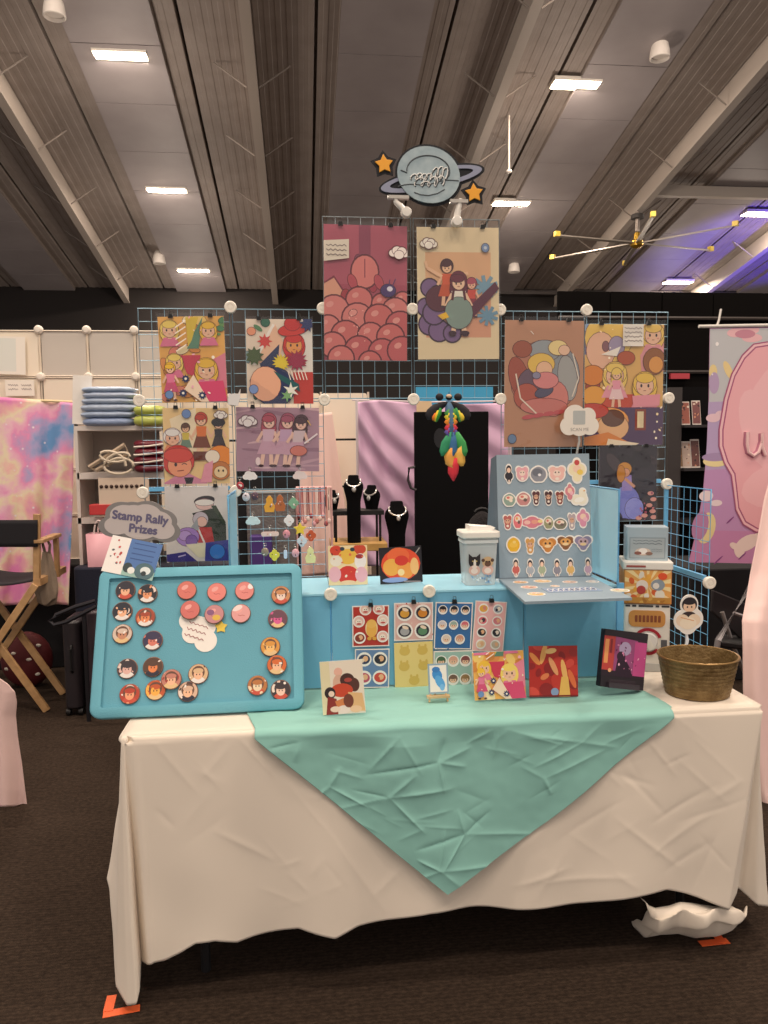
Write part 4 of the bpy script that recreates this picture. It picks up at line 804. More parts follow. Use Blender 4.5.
def sh(bg, items, deco=None):
    def d(I):
        I.rect(0, 0, 1, I.asp, '#f0e4dc'); I.rect(.03, .03, .97, I.asp-.03, bg)
        if deco: I.scatter(14, deco, .01, .03)
        for x, y, r, c, k in items(I.asp): spot(I, x, y, r, c, k)
    return d
def rows(cols, rws, colours, kind, r):
    def f(a):
        out = []; k = 0
        for j in range(rws):
            for i in range(cols): out.append(((i+.5)/cols*.92+.04, a-(j+.5)/rws*a*.94-.03*a, r, colours[k % len(colours)], kind)); k += 1
        return out
    return f
def red_sheet(I):
    sh('#b8352b', lambda a: [(.36, 1.0*a/1.1*1.0-.0, .13, '#f0c8b8', 'fox'), (.72, .92*a, .13, '#eab9ae', 'fox'), (.18, .62*a, .13, '#e9c4ba', 'fox'), (.83, .64*a, .13, '#f0d4c6', 'fox'), (.2, .22*a, .13, '#8d3a30', 'blob'), (.82, .24*a, .13, '#efc7bb', 'fox')])(I)
    a = I.asp; I.ell(.52, .45*a, .17, .24, '#f3d3a0'); I.ell(.52, .42*a, .14, .22, '#edb052'); I.ell(.52, .56*a, .13, .12, '#f0bc62'); I.ell(.46, .2*a, .06, .05, '#e3a544'); I.ell(.6, .2*a, .06, .05, '#e3a544')
SH = [
 ('red sticker sheet with a golden creature in the middle, first in the top row', (352, 606), (389, 605), (353, 647), red_sheet),
 ('pale pink sheet of four dark-rimmed bowl stickers, second in the top row', (394, 603), (433, 602), (394.5, 641), sh('#e2b4ac', rows(2, 2, ['#dca040', '#d98a34', '#a8a6a8', '#5f8a68'], 'fish', .17), ['#c4524c', '#e8cfc2'])),
 ('deep blue sheet of round-headed figure stickers, third in the top row', (435.5, 602), (473, 602.5), (435.5, 649), sh('#3a6ea8', lambda a: [(.2, .84*a, .1, '#26242c', 'chibi'), (.5, .84*a, .1, '#26242c', 'chibi'), (.8, .84*a, .1, '#26242c', 'chibi'), (.2, .52*a, .1, '#d5cdd2', 'chibi'), (.5, .52*a, .1, '#9fb4a8', 'chibi'), (.8, .52*a, .1, '#d86c78', 'chibi'), (.32, .22*a, .11, '#e4cfc0', 'chibi'), (.68, .22*a, .11, '#d89a82', 'chibi')], ['#6fa0d0', '#2c5690'])),
 ('pink sheet of assorted stickers, rightmost in the top row', (475.5, 600.5), (507, 602), (473.5, 651), sh('#efb6b4', rows(2, 4, ['#e8b04c', '#a0a8b4', '#e0707c', '#d8808a', '#2a262c', '#2e2a32', '#e8c8a0', '#c8b8a4'], 'blob', .13))),
 ('slate blue sheet of small figure stickers below the red sheet', (355, 649), (389.5, 648.5), (355.5, 688), sh('#6886b0', rows(2, 2, ['#343c5c', '#2c2c38', '#c0526a', '#d0483c'], 'blob', .17))),
 ('plain yellow sheet with faint creatures, second in the bottom row', (394, 643), (432.5, 641), (394.5, 691), lambda I: [I.rect(0, 0, 1, I.asp, '#e9cf84')]+[[I.ell(x, y*I.asp, .14, .12, '#d8b65c'), I.ell(x-.08, y*I.asp+.12, .03, .05, '#d8b65c'), I.ell(x+.08, y*I.asp+.12, .03, .05, '#d8b65c')] for x, y in ((.27, .82), (.73, .82), (.25, .5), (.75, .5), (.5, .2))]),
 ('pale teal sheet of rounded stickers below the deep blue sheet', (433.5, 651), (473, 650), (434.5, 690), sh('#a3c2b8', rows(3, 2, ['#4a6a4a', '#e0a890', '#8a4a4a', '#7a6a5a', '#7a5a4a', '#a07850'], 'chibi', .12))),
]
for k, (lb, a, b, c, d) in enumerate(SH):
    t, M, w_, h_ = sheet('sticker_sheet', lb, 'sticker sheet', 'sticker sheets on the blue riser', a, b, c, PRS+Vector((0, -.001*(k > 3), 0)), NF, d)
    if k < 4:
        p = M @ Vector((0, h_+.003, .004)); small_clip(p.x, p.z, 'small black clip over the '+['red sheet', 'bowl sticker sheet', 'deep blue sheet', 'pink sheet'][k], p.y, 'black clips on the riser edge')
# ================================================================== PRINTS STANDING ON THE TABLE AND RISER
def standing(name, lb, TL, TR, BLc, yb, zb, lean_, yaw_, draw, paper='#f4efe6', th=.002, name_part='sheet'):
    n = Vector((math.sin(yaw_)*math.cos(lean_), -math.cos(yaw_)*math.cos(lean_), math.sin(lean_)))
    p = at((BLc[0]+TR[0])/2, BLc[1], Z=zb)
    t, M, w_, h_ = sheet(name, lb, 'mini print', 'small prints standing on the display', TL, TR, BLc, p, n, draw, paper, th)
    dz = zb-(t.matrix_world.translation.z); t.matrix_world = Matrix.Translation((0, 0, 0)) @ t.matrix_world
    bk = MB().tube([(0, h_*.6, -.001), (0, .0015, -h_*.42)], .0015, 6); ob('stand_leg', bk, mat('#cfcac2', .4), t)
    return t, M, w_, h_
def d_hug(I):
    a = I.asp; I.rect(0, 0, 1, a, '#f0e3cf'); I.rect(0, 0, .22, a, '#e9ddb4'); I.ell(.42, .98, .1, .1, '#efb9a4'); I.ell(.42, .72, .14, .2, '#e0b49c'); I.ell(.62, .78, .17, .16, '#4a2c26'); I.ell(.78, .66, .12, .16, '#5a352c'); I.ell(.64, .78, .09, .05, '#b04a40')
    I.ell(.48, .55, .26, .16, '#cf4a2e'); I.ell(.2, .5, .13, .14, '#2e2326'); I.ell(.23, .48, .07, .07, '#f3d8c4'); I.poly([(.08, .0), (.14, .42), (.34, .36), (.36, 0)], '#8f2f2a'); I.poly([(.3, .3), (.6, .4), (.72, .1), (.4, .02)], '#d9834e'); I.poly([(.62, .5), (.95, .46), (1, .04), (.68, .06)], '#e8bb84'); I.ell(.5, .1, .16, .1, '#f1ddd2'); I.ell(.78, .1, .14, .08, '#f1c9a2'); I.ell(.62, .3, .12, .16, '#7a4030'); I.ell(.3, .12, .12, .07, '#f2d3bd')
def d_redabs(I):
    a = I.asp; I.rect(0, 0, 1, a, '#b5281f'); I.scatter(18, ['#8f1c1c', '#c8362a', '#a32a2a', '#d4483a'], .08, .2)
    for x, y, l, rot, c in ((.3, .85, .22, 75, '#eba95f'), (.12, .75, .16, -50, '#e88f4a'), (.5, .6, .2, -65, '#e9a06a'), (.72, .5, .24, 100, '#f0b76a'), (.88, .35, .2, 110, '#e2703e'), (.45, .9, .12, 10, '#f2c27c'), (.32, .4, .1, 30, '#df7c4c')): I.ell(x, y*a, l, .055, c, rot)
    I.poly([(.6, 0), (.66, .4), (.8, .4), (.84, 0)], '#edbb5e'); I.ell(.52, .1, .08, .08, '#8aa0c4'); I.line(.0, .02, 1, .02, .03, '#7a1a1e')
def d_dark(I):
    a = I.asp; I.rect(0, 0, 1, a, '#2a1826'); I.rect(0, .3*a, .26, .9*a, '#c2433c'); I.rect(.03, .42*a, .12, .84*a, '#f0a060'); I.rect(.15, .6*a, .2, .85*a, '#8a2830'); I.poly([(.26, .3*a), (.78, .26*a), (.78, .86*a), (.26, .9*a)], '#9a4a7a'); I.ell(.5, .7*a, .14, .14, '#b4a0c0'); I.rect(.72, .24*a, 1, .84*a, '#c04a86')
    I.poly([(.3, .2*a), (.36, .6*a), (.5, .55*a), (.66, .36*a), (.72, .2*a)], '#2b1428'); I.ell(.42, .56*a, .1, .1, '#32182e'); I.scatter(20, ['#e08ab0', '#f0b8cc', '#6a2450'], .012, .03, (.28, .3*a, .98, .86*a)); I.rect(0, .9*a, 1, a, '#241a22'); I.rect(0, 0, 1, .2*a, '#21161f'); I.rect(.2, .03*a, .8, .15*a, '#33262f'); I.ell(.18, .3*a, .04, .04, '#f5b080')
def d_bunny(I):
    a = I.asp; I.rect(0, 0, 1, a, '#f3d9a6'); I.ell(.2, .88*a, .16, .13, '#d8452e'); I.ell(.8, .9*a, .17, .13, '#d04a30'); I.ell(.5, .72*a, .24, .2, '#f0bd4a'); I.ell(.2, .62*a, .16, .14, '#f2e3cf'); I.ell(.82, .6*a, .15, .2, '#f4e9e2'); I.ell(.8, .72*a, .1, .06, '#a03038'); I.ell(.5, .25*a, .27, .24, '#d83a30'); I.ell(.5, .06*a, .2, .06, '#f2d2a8'); I.ell(.16, .28*a, .16, .2, '#efb4bc'); I.ell(.84, .26*a, .16, .2, '#eeb6c0'); I.ell(.36, .92*a, .06, .05, '#33404a'); I.ell(.62, .9*a, .06, .05, '#33404a'); I.scatter(10, ['#8a2a2a', '#fff0dc', '#e87a4a'], .02, .04)
def d_orange(I):
    a = I.asp; I.rect(0, 0, 1, a, '#1e1a20'); I.ell(.5, .52*a, .46, .45*a, '#e8502e'); I.ell(.45, .75*a, .26, .2, '#ee6a3a'); I.ell(.28, .45*a, .2, .2, '#f3b04e'); I.ell(.6, .35*a, .2, .2, '#f2a04a'); I.ell(.52, .62*a, .16, .12, '#d93a2c'); I.ell(.82, .45*a, .1, .2, '#f5c07a'); I.ell(.35, .1*a, .3, .06, '#8fa8d8'); I.ell(.5, .3*a, .08, .08, '#fbe0a0'); I.line(.86, .8*a, .96, .95*a, .03, '#9a948e'); I.line(.55, .05*a, .95, .02*a, .02, '#b8a8a8')
standing('mini_print', 'small cream print of hugging figures leaning at the front left of the teal cloth', (319.5, 662), (362, 659), (325, 715), 2.165, ZT, .12, -.12, d_hug)
standing('mini_print', 'small print of blonde figures in pink standing in front of the pink sticker sheet', (472, 653), (523, 650), (475, 700.5), 2.225, ZT, .15, -.05, d_blonde)
standing('mini_print', 'small deep red print with orange strokes standing before the cube', (528.5, 646), (577, 645.5), (532, 697), 2.24, ZT, .15, -.04, d_redabs, '#8a2a24')
ZR = Z1+S-.006
standing('mini_print', 'small cream and red print with round blobs standing on the left of the riser', (328, 546), (367, 545), (329, 585.5), YF+.12, ZR, .05, 0, d_bunny)
standing('mini_print', 'small black and orange round-design print standing on the riser', (378.5, 548), (421, 545.5), (378.5, 584.5), YF+.12, ZR, .05, 0, d_orange, '#1e1a20')
# boxed dark print
n_ = Vector((.16, -.98, .14)).normalized()
M, w_, h_ = frame((605, 642), (648, 647), (598.5, 699.5), Vector((at(622, 697, Y=2.19).x, 2.19, ZT+.02)), n_)
lowz = min((M @ Vector((x_, 0, z_))).z for x_ in (-w_/2, w_/2) for z_ in (-.022, .012)); M = Matrix.Translation((0, 0, ZT-lowz)) @ M
t = thing('boxed_print', 'dark framed magenta and orange picture box standing beside the basket', 'picture box', M)
ob('box', MB().rbox(-w_/2, w_/2, 0, h_, -.022, 0, .003), mat('#20151d', .4), t)
I = Ink(h_/w_); d_dark(I); ob('picture', I.mesh(w_*.99, -w_*.495, 0.0, .0), INK, t)
ob('base_ledge', MB().box(-w_*.34, w_*.36, .0, .016, 0, .012), mat('#3b3038', .4), t)
# mini easel
p = at(438, 701, Z=ZT)
t = thing('mini_easel', 'tiny wooden easel in the middle of the teal cloth', 'easel', (p.x, p.y, ZT))
WD = mat('#d8b98c', .55, 0, None, (30, '#c9a674'))
ob('ledge', MB().box(-.034, .034, -.012, .004, .012, .019), WD, t)
for sx in (-1, 1):
    ob('leg', MB().tube([(sx*.028, -.010, .001), (sx*.022, .0, .03), (sx*.004, .022, .1)], .003, 6), WD, t)
ob('leg', MB().tube([(0, .05, .001), (0, .026, .085)], .003, 6), WD, t)
M, w_, h_ = frame((427.5, 664), (447.5, 663), (428, 694), Vector((p.x, p.y-.004, ZT+.02)), Vector((0, -1, .18)))
t = thing('easel_card', 'little white card with a blue figure standing on the tiny easel', 'card', M)
ob('card', MB().box(-w_/2, w_/2, 0, h_, 0, .002), mat('#88a2b4', .4), t)
a = h_/w_; I = Ink(a, None, '#8fa9ba'); I.rect(.08, .08, .92, a-.08, '#f0ebe0'); I.ell(.45, .62*a, .24, .3, '#3f8fd0', 25); I.ell(.58, .38*a, .2, .36, '#5aa6de', 30); I.ell(.4, .8*a, .2, .14, '#3a7ec0'); I.ell(.68, .2*a, .12, .16, '#79b8e6')
ob('picture', I.mesh(w_, -w_/2, 0, .002), INK, t)
# ================================================================== STICKER BOARD
Zb = Z1+S-.005; YBk = 2.468
hz = at(500, 579, Y=YBk)
t = thing('sticker_board', 'grey folding board of die-cut stickers opened on top of the blue cube', 'sticker board', (.795, YBk, Zb))
GREY = mat('#92a4b0', .6, 0, (90, .1)); GRD = mat('#62727e', .6)
fr = [at(525, 602, Z=Zb+.008), at(632, 598, Z=Zb+.008)]
loc = lambda q: (q.x-.795, q.y-YBk)
base_poly = [loc(fr[0]), loc(fr[1]), (.16, .0), (-.155, .0)]
ob('base_leaf', MB().prism(base_poly, .001, .009), GREY, t)
UL = Vector((0, .10, 1)).normalized(); UN = Vector((0, -UL.z, UL.y))
Mu, wu, hu = frame((496.5, 455), (589, 453.5), (500.5, 579), Vector((0, YBk, Zb+.01)), UN)
Ml = Matrix.Translation((-.795, -YBk, -Zb)) @ Mu
ob('upright_leaf', MB().box(-wu/2, wu/2, 0, hu, -.006, 0, Ml), GREY, t)
ob('side_flap', MB().add([tuple(Ml @ Vector(q)) for q in ((-wu/2, 0, -.003), (-wu/2, hu, -.003), (-wu/2-.028, hu*.0, -.09), (-wu/2-.004, hu*.98, -.05), (-wu/2, 0, -.007), (-wu/2, hu, -.007), (-wu/2-.03, 0, -.093), (-wu/2-.006, hu*.98, -.053))], [(0, 1, 3, 2), (4, 6, 7, 5), (0, 2, 6, 4), (1, 5, 7, 3), (2, 3, 7, 6), (0, 4, 5, 1)]), GRD, t)
ob('hinge_edge', MB().tube([(-.155, -.002, .009), (.16, -.002, .009)], .004, 6), GRD, t)
Mi = Mu.inverted()
S_ = lambda zx, zy: (480+zx/4.8, 440+zy/4.8)
STK = [(138, 163, 24, 42, 'chibi', '#2f2a33', 'dark-haired small figure, first of the top row'), (202, 165, 32, 40, 'pinkcat', '#e6a9ae', 'pink cat-eared lump, second of the top row'), (280, 165, 40, 40, 'ghost', '#8f9098', 'grey dome with a white glint, middle of the top row'), (369, 165, 42, 42, 'pinkcat', '#eebcb0', 'pale pink round creature, fourth of the top row'), (465, 148, 46, 58, 'top', '#efe0b8', 'large cream topknot figure, last of the top row'),
 (140, 288, 30, 32, 'bowl', '#8fa596', 'greenish bowl, first of the second row'), (208, 284, 34, 34, 'bowl', '#c98a86', 'rosy bowl, second of the second row'), (268, 278, 24, 34, 'bear', '#5c3034', 'maroon bear shape, third of the second row'), (328, 278, 24, 34, 'bear', '#4a2a2e', 'dark brown bear shape, fourth of the second row'), (382, 278, 26, 32, 'bear', '#8a4038', 'reddish cluster, fifth of the second row'), (430, 250, 26, 42, 'top', '#d8868e', 'tall pink figure overlapping the white swan'), (475, 272, 40, 44, 'swan', '#f0e6cf', 'white swan, end of the second row'),
 (132, 395, 26, 34, 'bear', '#b8625c', 'brick red lump, first of the third row'), (180, 390, 22, 38, 'egg', '#e2747a', 'oval salmon pink, second of the third row'), (250, 395, 48, 36, 'wide', '#d97f8c', 'wide pink group, third row'), (328, 398, 24, 32, 'bowl', '#9a9a74', 'olive lump, middle of the third row'), (385, 403, 32, 28, 'bowl', '#7c7a66', 'grey green low lump, third row'), (440, 390, 24, 38, 'bear', '#b8a6a8', 'greyish pink cat shape, third row'), (494, 375, 34, 46, 'top', '#dc92a8', 'large pink curly figure, end of the third row'),
 (160, 503, 32, 38, 'dome', '#eab52c', 'plain yellow dome, first of the fourth row'), (240, 508, 28, 38, 'bear', '#cf9a54', 'tan dog shape, second of the fourth row'), (324, 503, 42, 40, 'heart', '#c98238', 'brown heart, third of the fourth row'), (410, 493, 42, 38, 'heart', '#8a5a34', 'dark brown heart, fourth of the fourth row'), (494, 493, 42, 40, 'heart', '#8f85a0', 'mauve heart, last of the fourth row'),
 (172, 613, 22, 40, 'chibi', '#c8625a', 'small figure in red, first of the bottom row'), (240, 615, 22, 40, 'chibi', '#a8aeb6', 'small figure in grey, second of the bottom row'), (297, 613, 22, 40, 'chibi', '#a9b494', 'small figure in green, third of the bottom row'), (369, 615, 22, 40, 'chibi', '#8f8a94', 'small figure in dark grey, fourth of the bottom row'), (434, 612, 23, 40, 'chibi', '#e3b56a', 'small figure in yellow, fifth of the bottom row'), (517, 610, 21, 40, 'chibi', '#c9a3b6', 'small figure in lilac, last of the bottom row')]
SHAPE = {'chibi': [(0, .5, .52), (0, 0, .5), (-.38, -.25, .38), (.38, -.25, .38), (0, -.6, .42)], 'top': [(0, .6, .38), (-.35, .1, .5), (.35, .1, .5), (0, -.5, .45)], 'heart': [(-.42, .3, .52), (.42, .3, .52), (0, -.1, .62), (0, -.55, .38)], 'swan': [(-.3, -.3, .55), (.3, -.3, .6), (.35, .5, .38), (.4, .1, .4)], 'wide': [(-.5, 0, .5), (.5, 0, .5), (0, .2, .6), (0, -.2, .6)], 'pinkcat': [(-.45, .5, .42), (.45, .5, .42), (0, 0, .8)], 'bear': [(-.35, .6, .38), (.35, .6, .38), (0, .1, .6), (0, -.5, .5)]}
def sticker(lb, M, rx, ry, kind, col, z):
    lobes = SHAPE.get(kind, [(0, 0, .9), (-.2, -.4, .5), (.2, -.4, .5), (0, .35, .6)])
    pts = cloud_outline(rx, ry, lobes)
    t = tag(ob('sticker', MB().prism(pts, 0, .0012), mat('#f2ebe2', .4), None), 'die-cut sticker, '+lb, 'sticker', 'die-cut stickers on the grey board'); t.matrix_world = M @ Matrix.Translation((0, 0, z))
    I = Ink(1, [(-1, -1), (1, -1), (1, 1), (-1, 1)]); q = .84
    hair = '#2b2630' if kind == 'chibi' else col
    for cx, cy, r in lobes: I.ell(cx*q, cy*q, r*q, r*q, col if not (kind == 'chibi' and cy > .3) else hair)
    if kind == 'chibi': I.ell(0, .36, .3, .26, '#f2cbb2'); I.ell(0, -.72, .14, .14, '#f0d6c4')
    elif kind in ('pinkcat', 'bear'): I.ell(0, .12, .36, .3, '#f2d8c8' if kind == 'pinkcat' else '#d9a98c'); I.ell(-.16, .2, .06, .08, '#3a2a2e'); I.ell(.16, .2, .06, .08, '#3a2a2e'); I.ell(.0, -.45, .2, .16, '#f0e0d0')
    elif kind == 'ghost': I.ell(-.1, .2, .5, .42, '#6f727c'); I.ell(.1, -.05, .16, .14, '#f0eef0')
    elif kind == 'top': I.ell(0, .15, .34, .28, '#f3cdb4'); I.ell(0, .6, .22, .2, '#c84a4a' if 'cream' in lb else col); I.ell(.25, -.1, .26, .2, '#ecc95c' if 'cream' in lb else '#f0b8c0')
    elif kind == 'swan': I.ell(.0, -.3, .5, .24, '#f7f2e6', 10); I.ell(.5, .55, .1, .06, '#e0a04a')
    elif kind == 'heart': I.ell(0, .1, .5, .4, '#e0a258' if 'mauve' not in lb else '#c8a8b0'); I.ell(-.2, .15, .1, .12, '#4a3028'); I.ell(.2, .15, .1, .12, '#4a3028'); I.ell(0, -.15, .3, .16, '#f0cf9c')
    elif kind == 'wide': I.ell(-.4, 0, .26, .24, '#f0c0b4'); I.ell(.2, .05, .28, .24, '#e9a08a'); I.ell(.65, .1, .2, .2, '#f2d890')
    elif kind == 'dome': I.ell(0, .0, .5, .3, '#efc14a'); I.ell(.1, .3, .2, .16, '#f4d47c')
    else: I.ell(0, .25, .5, .32, '#f0dcc8'); I.ell(-.15, .3, .2, .16, R.choice(['#d9786c', '#e8a85c'])); I.ell(.2, -.1, .22, .2, R.choice(['#6f5a54', '#f2e2cc']))
    mm = I.mesh(1, 0, 0, 0); mm.v = [(x*rx, y*ry, .0012+zz) for x, y, zz in mm.v]
    ob('picture', mm, INK, t)
for k, (zx, zy, rx, ry, kind, col, lb) in enumerate(STK):
    px, py = S_(zx, zy); q = Mi @ hit(px, py, Mu.translation, UN); kk = 2.46/FPX/4.8*1.03
    sticker(lb, Mu @ Matrix.Translation((q.x, q.y, 0)), rx*kk*1.28, ry*kk*1.16, kind, col, .0002+.0013*(k % 2)+(.0013 if k in (10,) else 0))
FL = [((195, 683), 42, 13, '#d9a86a', 'brown oval at the back left of the flat leaf'), ((300, 678), 50, 15, '#e2bc84', 'sandy oval at the back of the flat leaf'), ((236, 707), 46, 13, '#dca890', 'peach oval in the middle left of the flat leaf'), ((270, 740), 46, 15, '#e3b46c', 'orange oval at the front left of the flat leaf'), ((432, 682), 42, 11, '#c8a8a0', 'dull rose oval at the back of the flat leaf'), ((540, 680), 36, 10, '#b4bcc4', 'pale grey oval at the back right of the flat leaf'), ((672, 722), 50, 13, '#c9c6a4', 'pale olive oval at the right end of the flat leaf'), ((360, 702), 26, 8, '#d8bca8', 'small beige oval in the middle of the flat leaf')]
for k, ((zx, zy), rx, ry, col, lb) in enumerate(FL):
    p = at(*S_(zx, zy), Z=Zb+.0095); kk = 2.3/FPX/4.8
    sticker(lb, Matrix.Translation((p.x, p.y, Zb+.0092)), rx*kk*1.05, rx*kk*.95, 'flat', col, .0)
p = at(*S_(440, 718), Z=Zb+.0095); I = Ink(.42); I.poly([(.02, .02), (.98, .02), (.96, .4), (.04, .4)], '#8ba0bd')
for k in range(9):
    I.ell(.1+.1*k, .21, .045, .13, '#f0ede8'); I.ell(.1+.1*k, .2, .028, .09, R.choice(['#3a5a9a', '#5a7ab4', '#2c4278']))
t = tag(ob('sticker_strip', MB().box(-.085, .085, -.036, .036, 0, .0008), mat('#93a6bd', .5), None), 'long blue and white sticker strip lying on the flat leaf of the sticker board', 'sticker'); t.matrix_world = Matrix.Translation((p.x, p.y, Zb+.0092))
ob('picture', I.mesh(.17, -.085, -.036, .0008), INK, t)
# ================================================================== PET TREAT TUB
p = at(478, 583, Z=Zb); t = thing('plastic_tub', 'frosted plastic tub with a cat and a dog printed on it, standing on the riser', 'tub', (p.x, p.y, ZR))
def tapered(w0, d0, w1, d1, h0, h1, r=.012):
    a, b = rrect(-w0, w0, -d0, d0, r), rrect(-w1, w1, -d1, d1, r); n = len(a); m = MB()
    return m.add([(x, y, h0) for x, y in a]+[(x, y, h1) for x, y in b], [tuple(range(n-1, -1, -1)), tuple(range(n, 2*n))]+[(i, (i+1) % n, n+(i+1) % n, n+i) for i in range(n)])
def tub_mat():
    m = bpy.data.materials.new('frosted_plastic'); m.use_nodes = True; nt = m.node_tree; b = nt.nodes['Principled BSDF']; b.inputs['Base Color'].default_value = (*lin('#dde4e4'), 1); b.inputs['Roughness'].default_value = .25
    b.inputs['Alpha'].default_value = .62; return m
sc_ = 2.42/FPX
ob('body', tapered(15.5*sc_, .042, 17.8*sc_, .047, .001, 50*sc_), tub_mat(), t)
ob('rim', MB().rbox(-18.5*sc_, 18.5*sc_, -.05, .05, 44*sc_, 47*sc_, .014), mat('#d9dedd', .3), t)
lid = ob('lid', MB().rbox(-20*sc_, 20*sc_, -.054, .054, 49*sc_, 56*sc_, .015), mat('#ece8de', .35), t, bevel=.004)
ob('lid_flap', MB().prism([(-10*sc_, 0), (12*sc_, .0), (17*sc_, .012), (-10*sc_, .020)], -.05, .02, Matrix.Translation((0, 0, 55*sc_)) @ Matrix.Rotation(PI/2, 4, 'X')), mat('#f4f1ea', .35), lid)
I = Ink(1.2)
def pet(x, y, fur, face):
    I.poly([(x-.2, y), (x-.2, y+.3), (x-.06, y+.18)], fur) if face else None; I.poly([(x+.2, y), (x+.2, y+.3), (x+.06, y+.18)], fur) if face else None
    I.ell(x, y, .2, .19, fur); I.ell(x, y-.28, .2, .18, '#e2b8a8'); I.ell(x, y-.3, .12, .1, '#f0e0d4')
pet(.26, .78, '#2a2426', True); I.ell(.27, .72, .045, .17, '#efe6da'); I.ell(.26, .62, .09, .06, '#efe0d4')
pet(.72, .78, '#cfae82', False); I.ell(.72, .72, .11, .1, '#6a4a38'); I.ell(.56, .84, .06, .06, '#5a3e30'); I.ell(.88, .84, .06, .06, '#5a3e30'); I.ell(.66, .8, .025, .025, '#1c1614'); I.ell(.78, .8, .025, .025, '#1c1614'); I.ell(.2, .82, .025, .025, '#d8c070'); I.ell(.33, .82, .025, .025, '#d8c070')
for k in range(26): I.ell(R.uniform(.15, .85), R.uniform(.05, .33), R.uniform(.02, .06), R.uniform(.015, .035), R.choice(['#8fb4d0', '#b8d0dc', '#6f98c0', '#dfe8ea']), R.uniform(0, 180), n=8)
mm = I.mesh(30*sc_, -15*sc_, .004, 0); mm.v = [(x, -.0448-.005*(y/(50*sc_))-zz*2-.0012, y) for x, y, zz in mm.v]
ob('printed_pets', mm, INK, t)
# ================================================================== CAPSULE MACHINE
GYc = 2.48; GXc = at(649.5, 640, Y=2.41).x; gs = 2.515/FPX
t = thing('capsule_machine', 'white toy capsule vending machine with orange picture window behind the basket', 'capsule machine', Matrix.Translation((GXc+.012, GYc, TZ+.003)) @ Matrix.Rotation(-.3, 4, 'Z'))
WM = mat('#e9e4da', .35); GB = mat('#a9b9c2', .4)
zz = lambda py: (676-py)*gs
hw = 23.5*gs
ob('base', MB().rbox(-hw*.95, hw*.95, -.07, .07, 0, zz(668), .008), mat('#b9b8b4', .4), t)
ob('body', MB().rbox(-hw*.97, hw*.97, -.066, .07, zz(668), zz(607), .008), WM, t)
wn = ob('window_section', MB().rbox(-hw, hw, -.07, .07, zz(606), zz(571), .006), mat('#d98e4a', .3), t)
a = 35/47; I = Ink(a, None, '#e8a85a')
for k in range(14):
    an = math.radians(k*26+5); I.poly([(.5, .42), (.5+.9*math.cos(an), .42+.9*math.sin(an)), (.5+.9*math.cos(an+.2), .42+.9*math.sin(an+.2))], '#f6dca0')
I.scatter(12, ['#f0b04a', '#d9622e', '#e8e0d0', '#c8402e', '#f2ead8'], .05, .13); I.ell(.72, .42, .15, .13, '#8f9aa4'); I.ell(.68, .4, .07, .07, '#e6ddd2'); I.ell(.38, .4, .13, .13, '#efe2d4'); I.ell(.36, .3, .1, .1, '#b8443e'); I.ell(.82, .62, .1, .08, '#e3552e'); I.rect(0, 0, 1, .13, '#c08a3c'); I.scatter(8, ['#a8702c', '#dcae58'], .03, .06, (0, 0, 1, .1))
mm = I.mesh(hw*1.9, -hw*.95, zz(606)+.003, 0); mm.v = [(x, -.0705-z_, y) for x, y, z_ in mm.v]; ob('window_picture', mm, INK, wn)
ob('lid', MB().rbox(-hw*1.04, hw*1.04, -.074, .074, zz(571), zz(563), .008), WM, t, bevel=.003)
ob('sign_box', MB().rbox(-hw*.86, hw*.88, -.04, .05, zz(563), zz(529), .006), GB, t)
a = .62; I = Ink(a, None, '#8f9ca4'); I.rect(.03, .03, .97, a-.03, '#a8b2b6'); I.hand(.5, .48, .8, .16, '#5c676f', 2); I.ell(.38, .2, .22, .11, '#d8c4b4'); I.ell(.38, .22, .12, .09, '#efe6de'); I.ell(.24, .16, .1, .05, '#8a5a50'); I.ell(.55, .15, .1, .05, '#8a6a5c'); I.hand(.76, .25, .3, .1, '#6f7a82', 2)
mm = I.mesh(hw*1.5, -hw*.74, zz(561), 0); mm.v = [(x, -.0405-z_, y) for x, y, z_ in mm.v]; ob('sign_picture', mm, INK, t)
ob('title_plate', MB().rbox(-hw*.78, hw*.72, -.0675, -.066, zz(629), zz(612), .0) if False else MB().rbox(-hw*.76, hw*.76, zz(630)+.0, zz(613), -.0, .0025, .018, Matrix.Translation((0, -.066, 0)) @ RX), mat('#c98f4c', .4), t)
m = MB(); 
for k in range(7): m.rbox(-hw*.5+k*hw*.16, -hw*.5+k*hw*.16+hw*.11, zz(625), zz(618), .0025, .0032, .002, Matrix.Translation((0, -.066, 0)) @ RX)
ob('title_marks', m, mat('#8a4a2c', .5), t)
Md = Matrix.Translation((.004, -.066, zz(645))) @ RX
ring = []
m = MB(); n = 30
for i in range(n+1):
    a_ = math.radians(20+300*i/n)
    for r_ in (11*gs, 14*gs):
        for z_ in (.001, .004): ring.append((r_*math.cos(a_), r_*math.sin(a_), z_))
m.add(ring, [f for i in range(n) for f in ((i*4+1, i*4+3, i*4+7, i*4+5), (i*4, i*4+1, i*4+5, i*4+4), (i*4+2, i*4+6, i*4+7, i*4+3))], Md)
ob('dial_ring', m, mat('#a82434', .35), t)
kn = ob('dial', MB().lathe([(9.5*gs, 0), (9.5*gs, .008), (8.5*gs, .011), (0, .011)], 24, Md), mat('#dedbd6', .3), t)
ob('dial_grip', MB().box(-3*gs, 3*gs, -8*gs, 8*gs, .011, .02, Md @ Matrix.Rotation(.5, 4, 'Z')), WM, kn)
ob('coin_mark', MB().lathe([(3*gs, 0), (3*gs, .002), (0, .002)], 14, Matrix.Translation((-hw*.78, -.066, zz(640))) @ RX), BLACK, t)
ob('caution_mark', MB().rbox(hw*.6, hw*.85, zz(652), zz(643), 0, .001, .002, Matrix.Translation((0, -.066, 0)) @ RX), mat('#5a5a5e', .5), t)
m = MB()
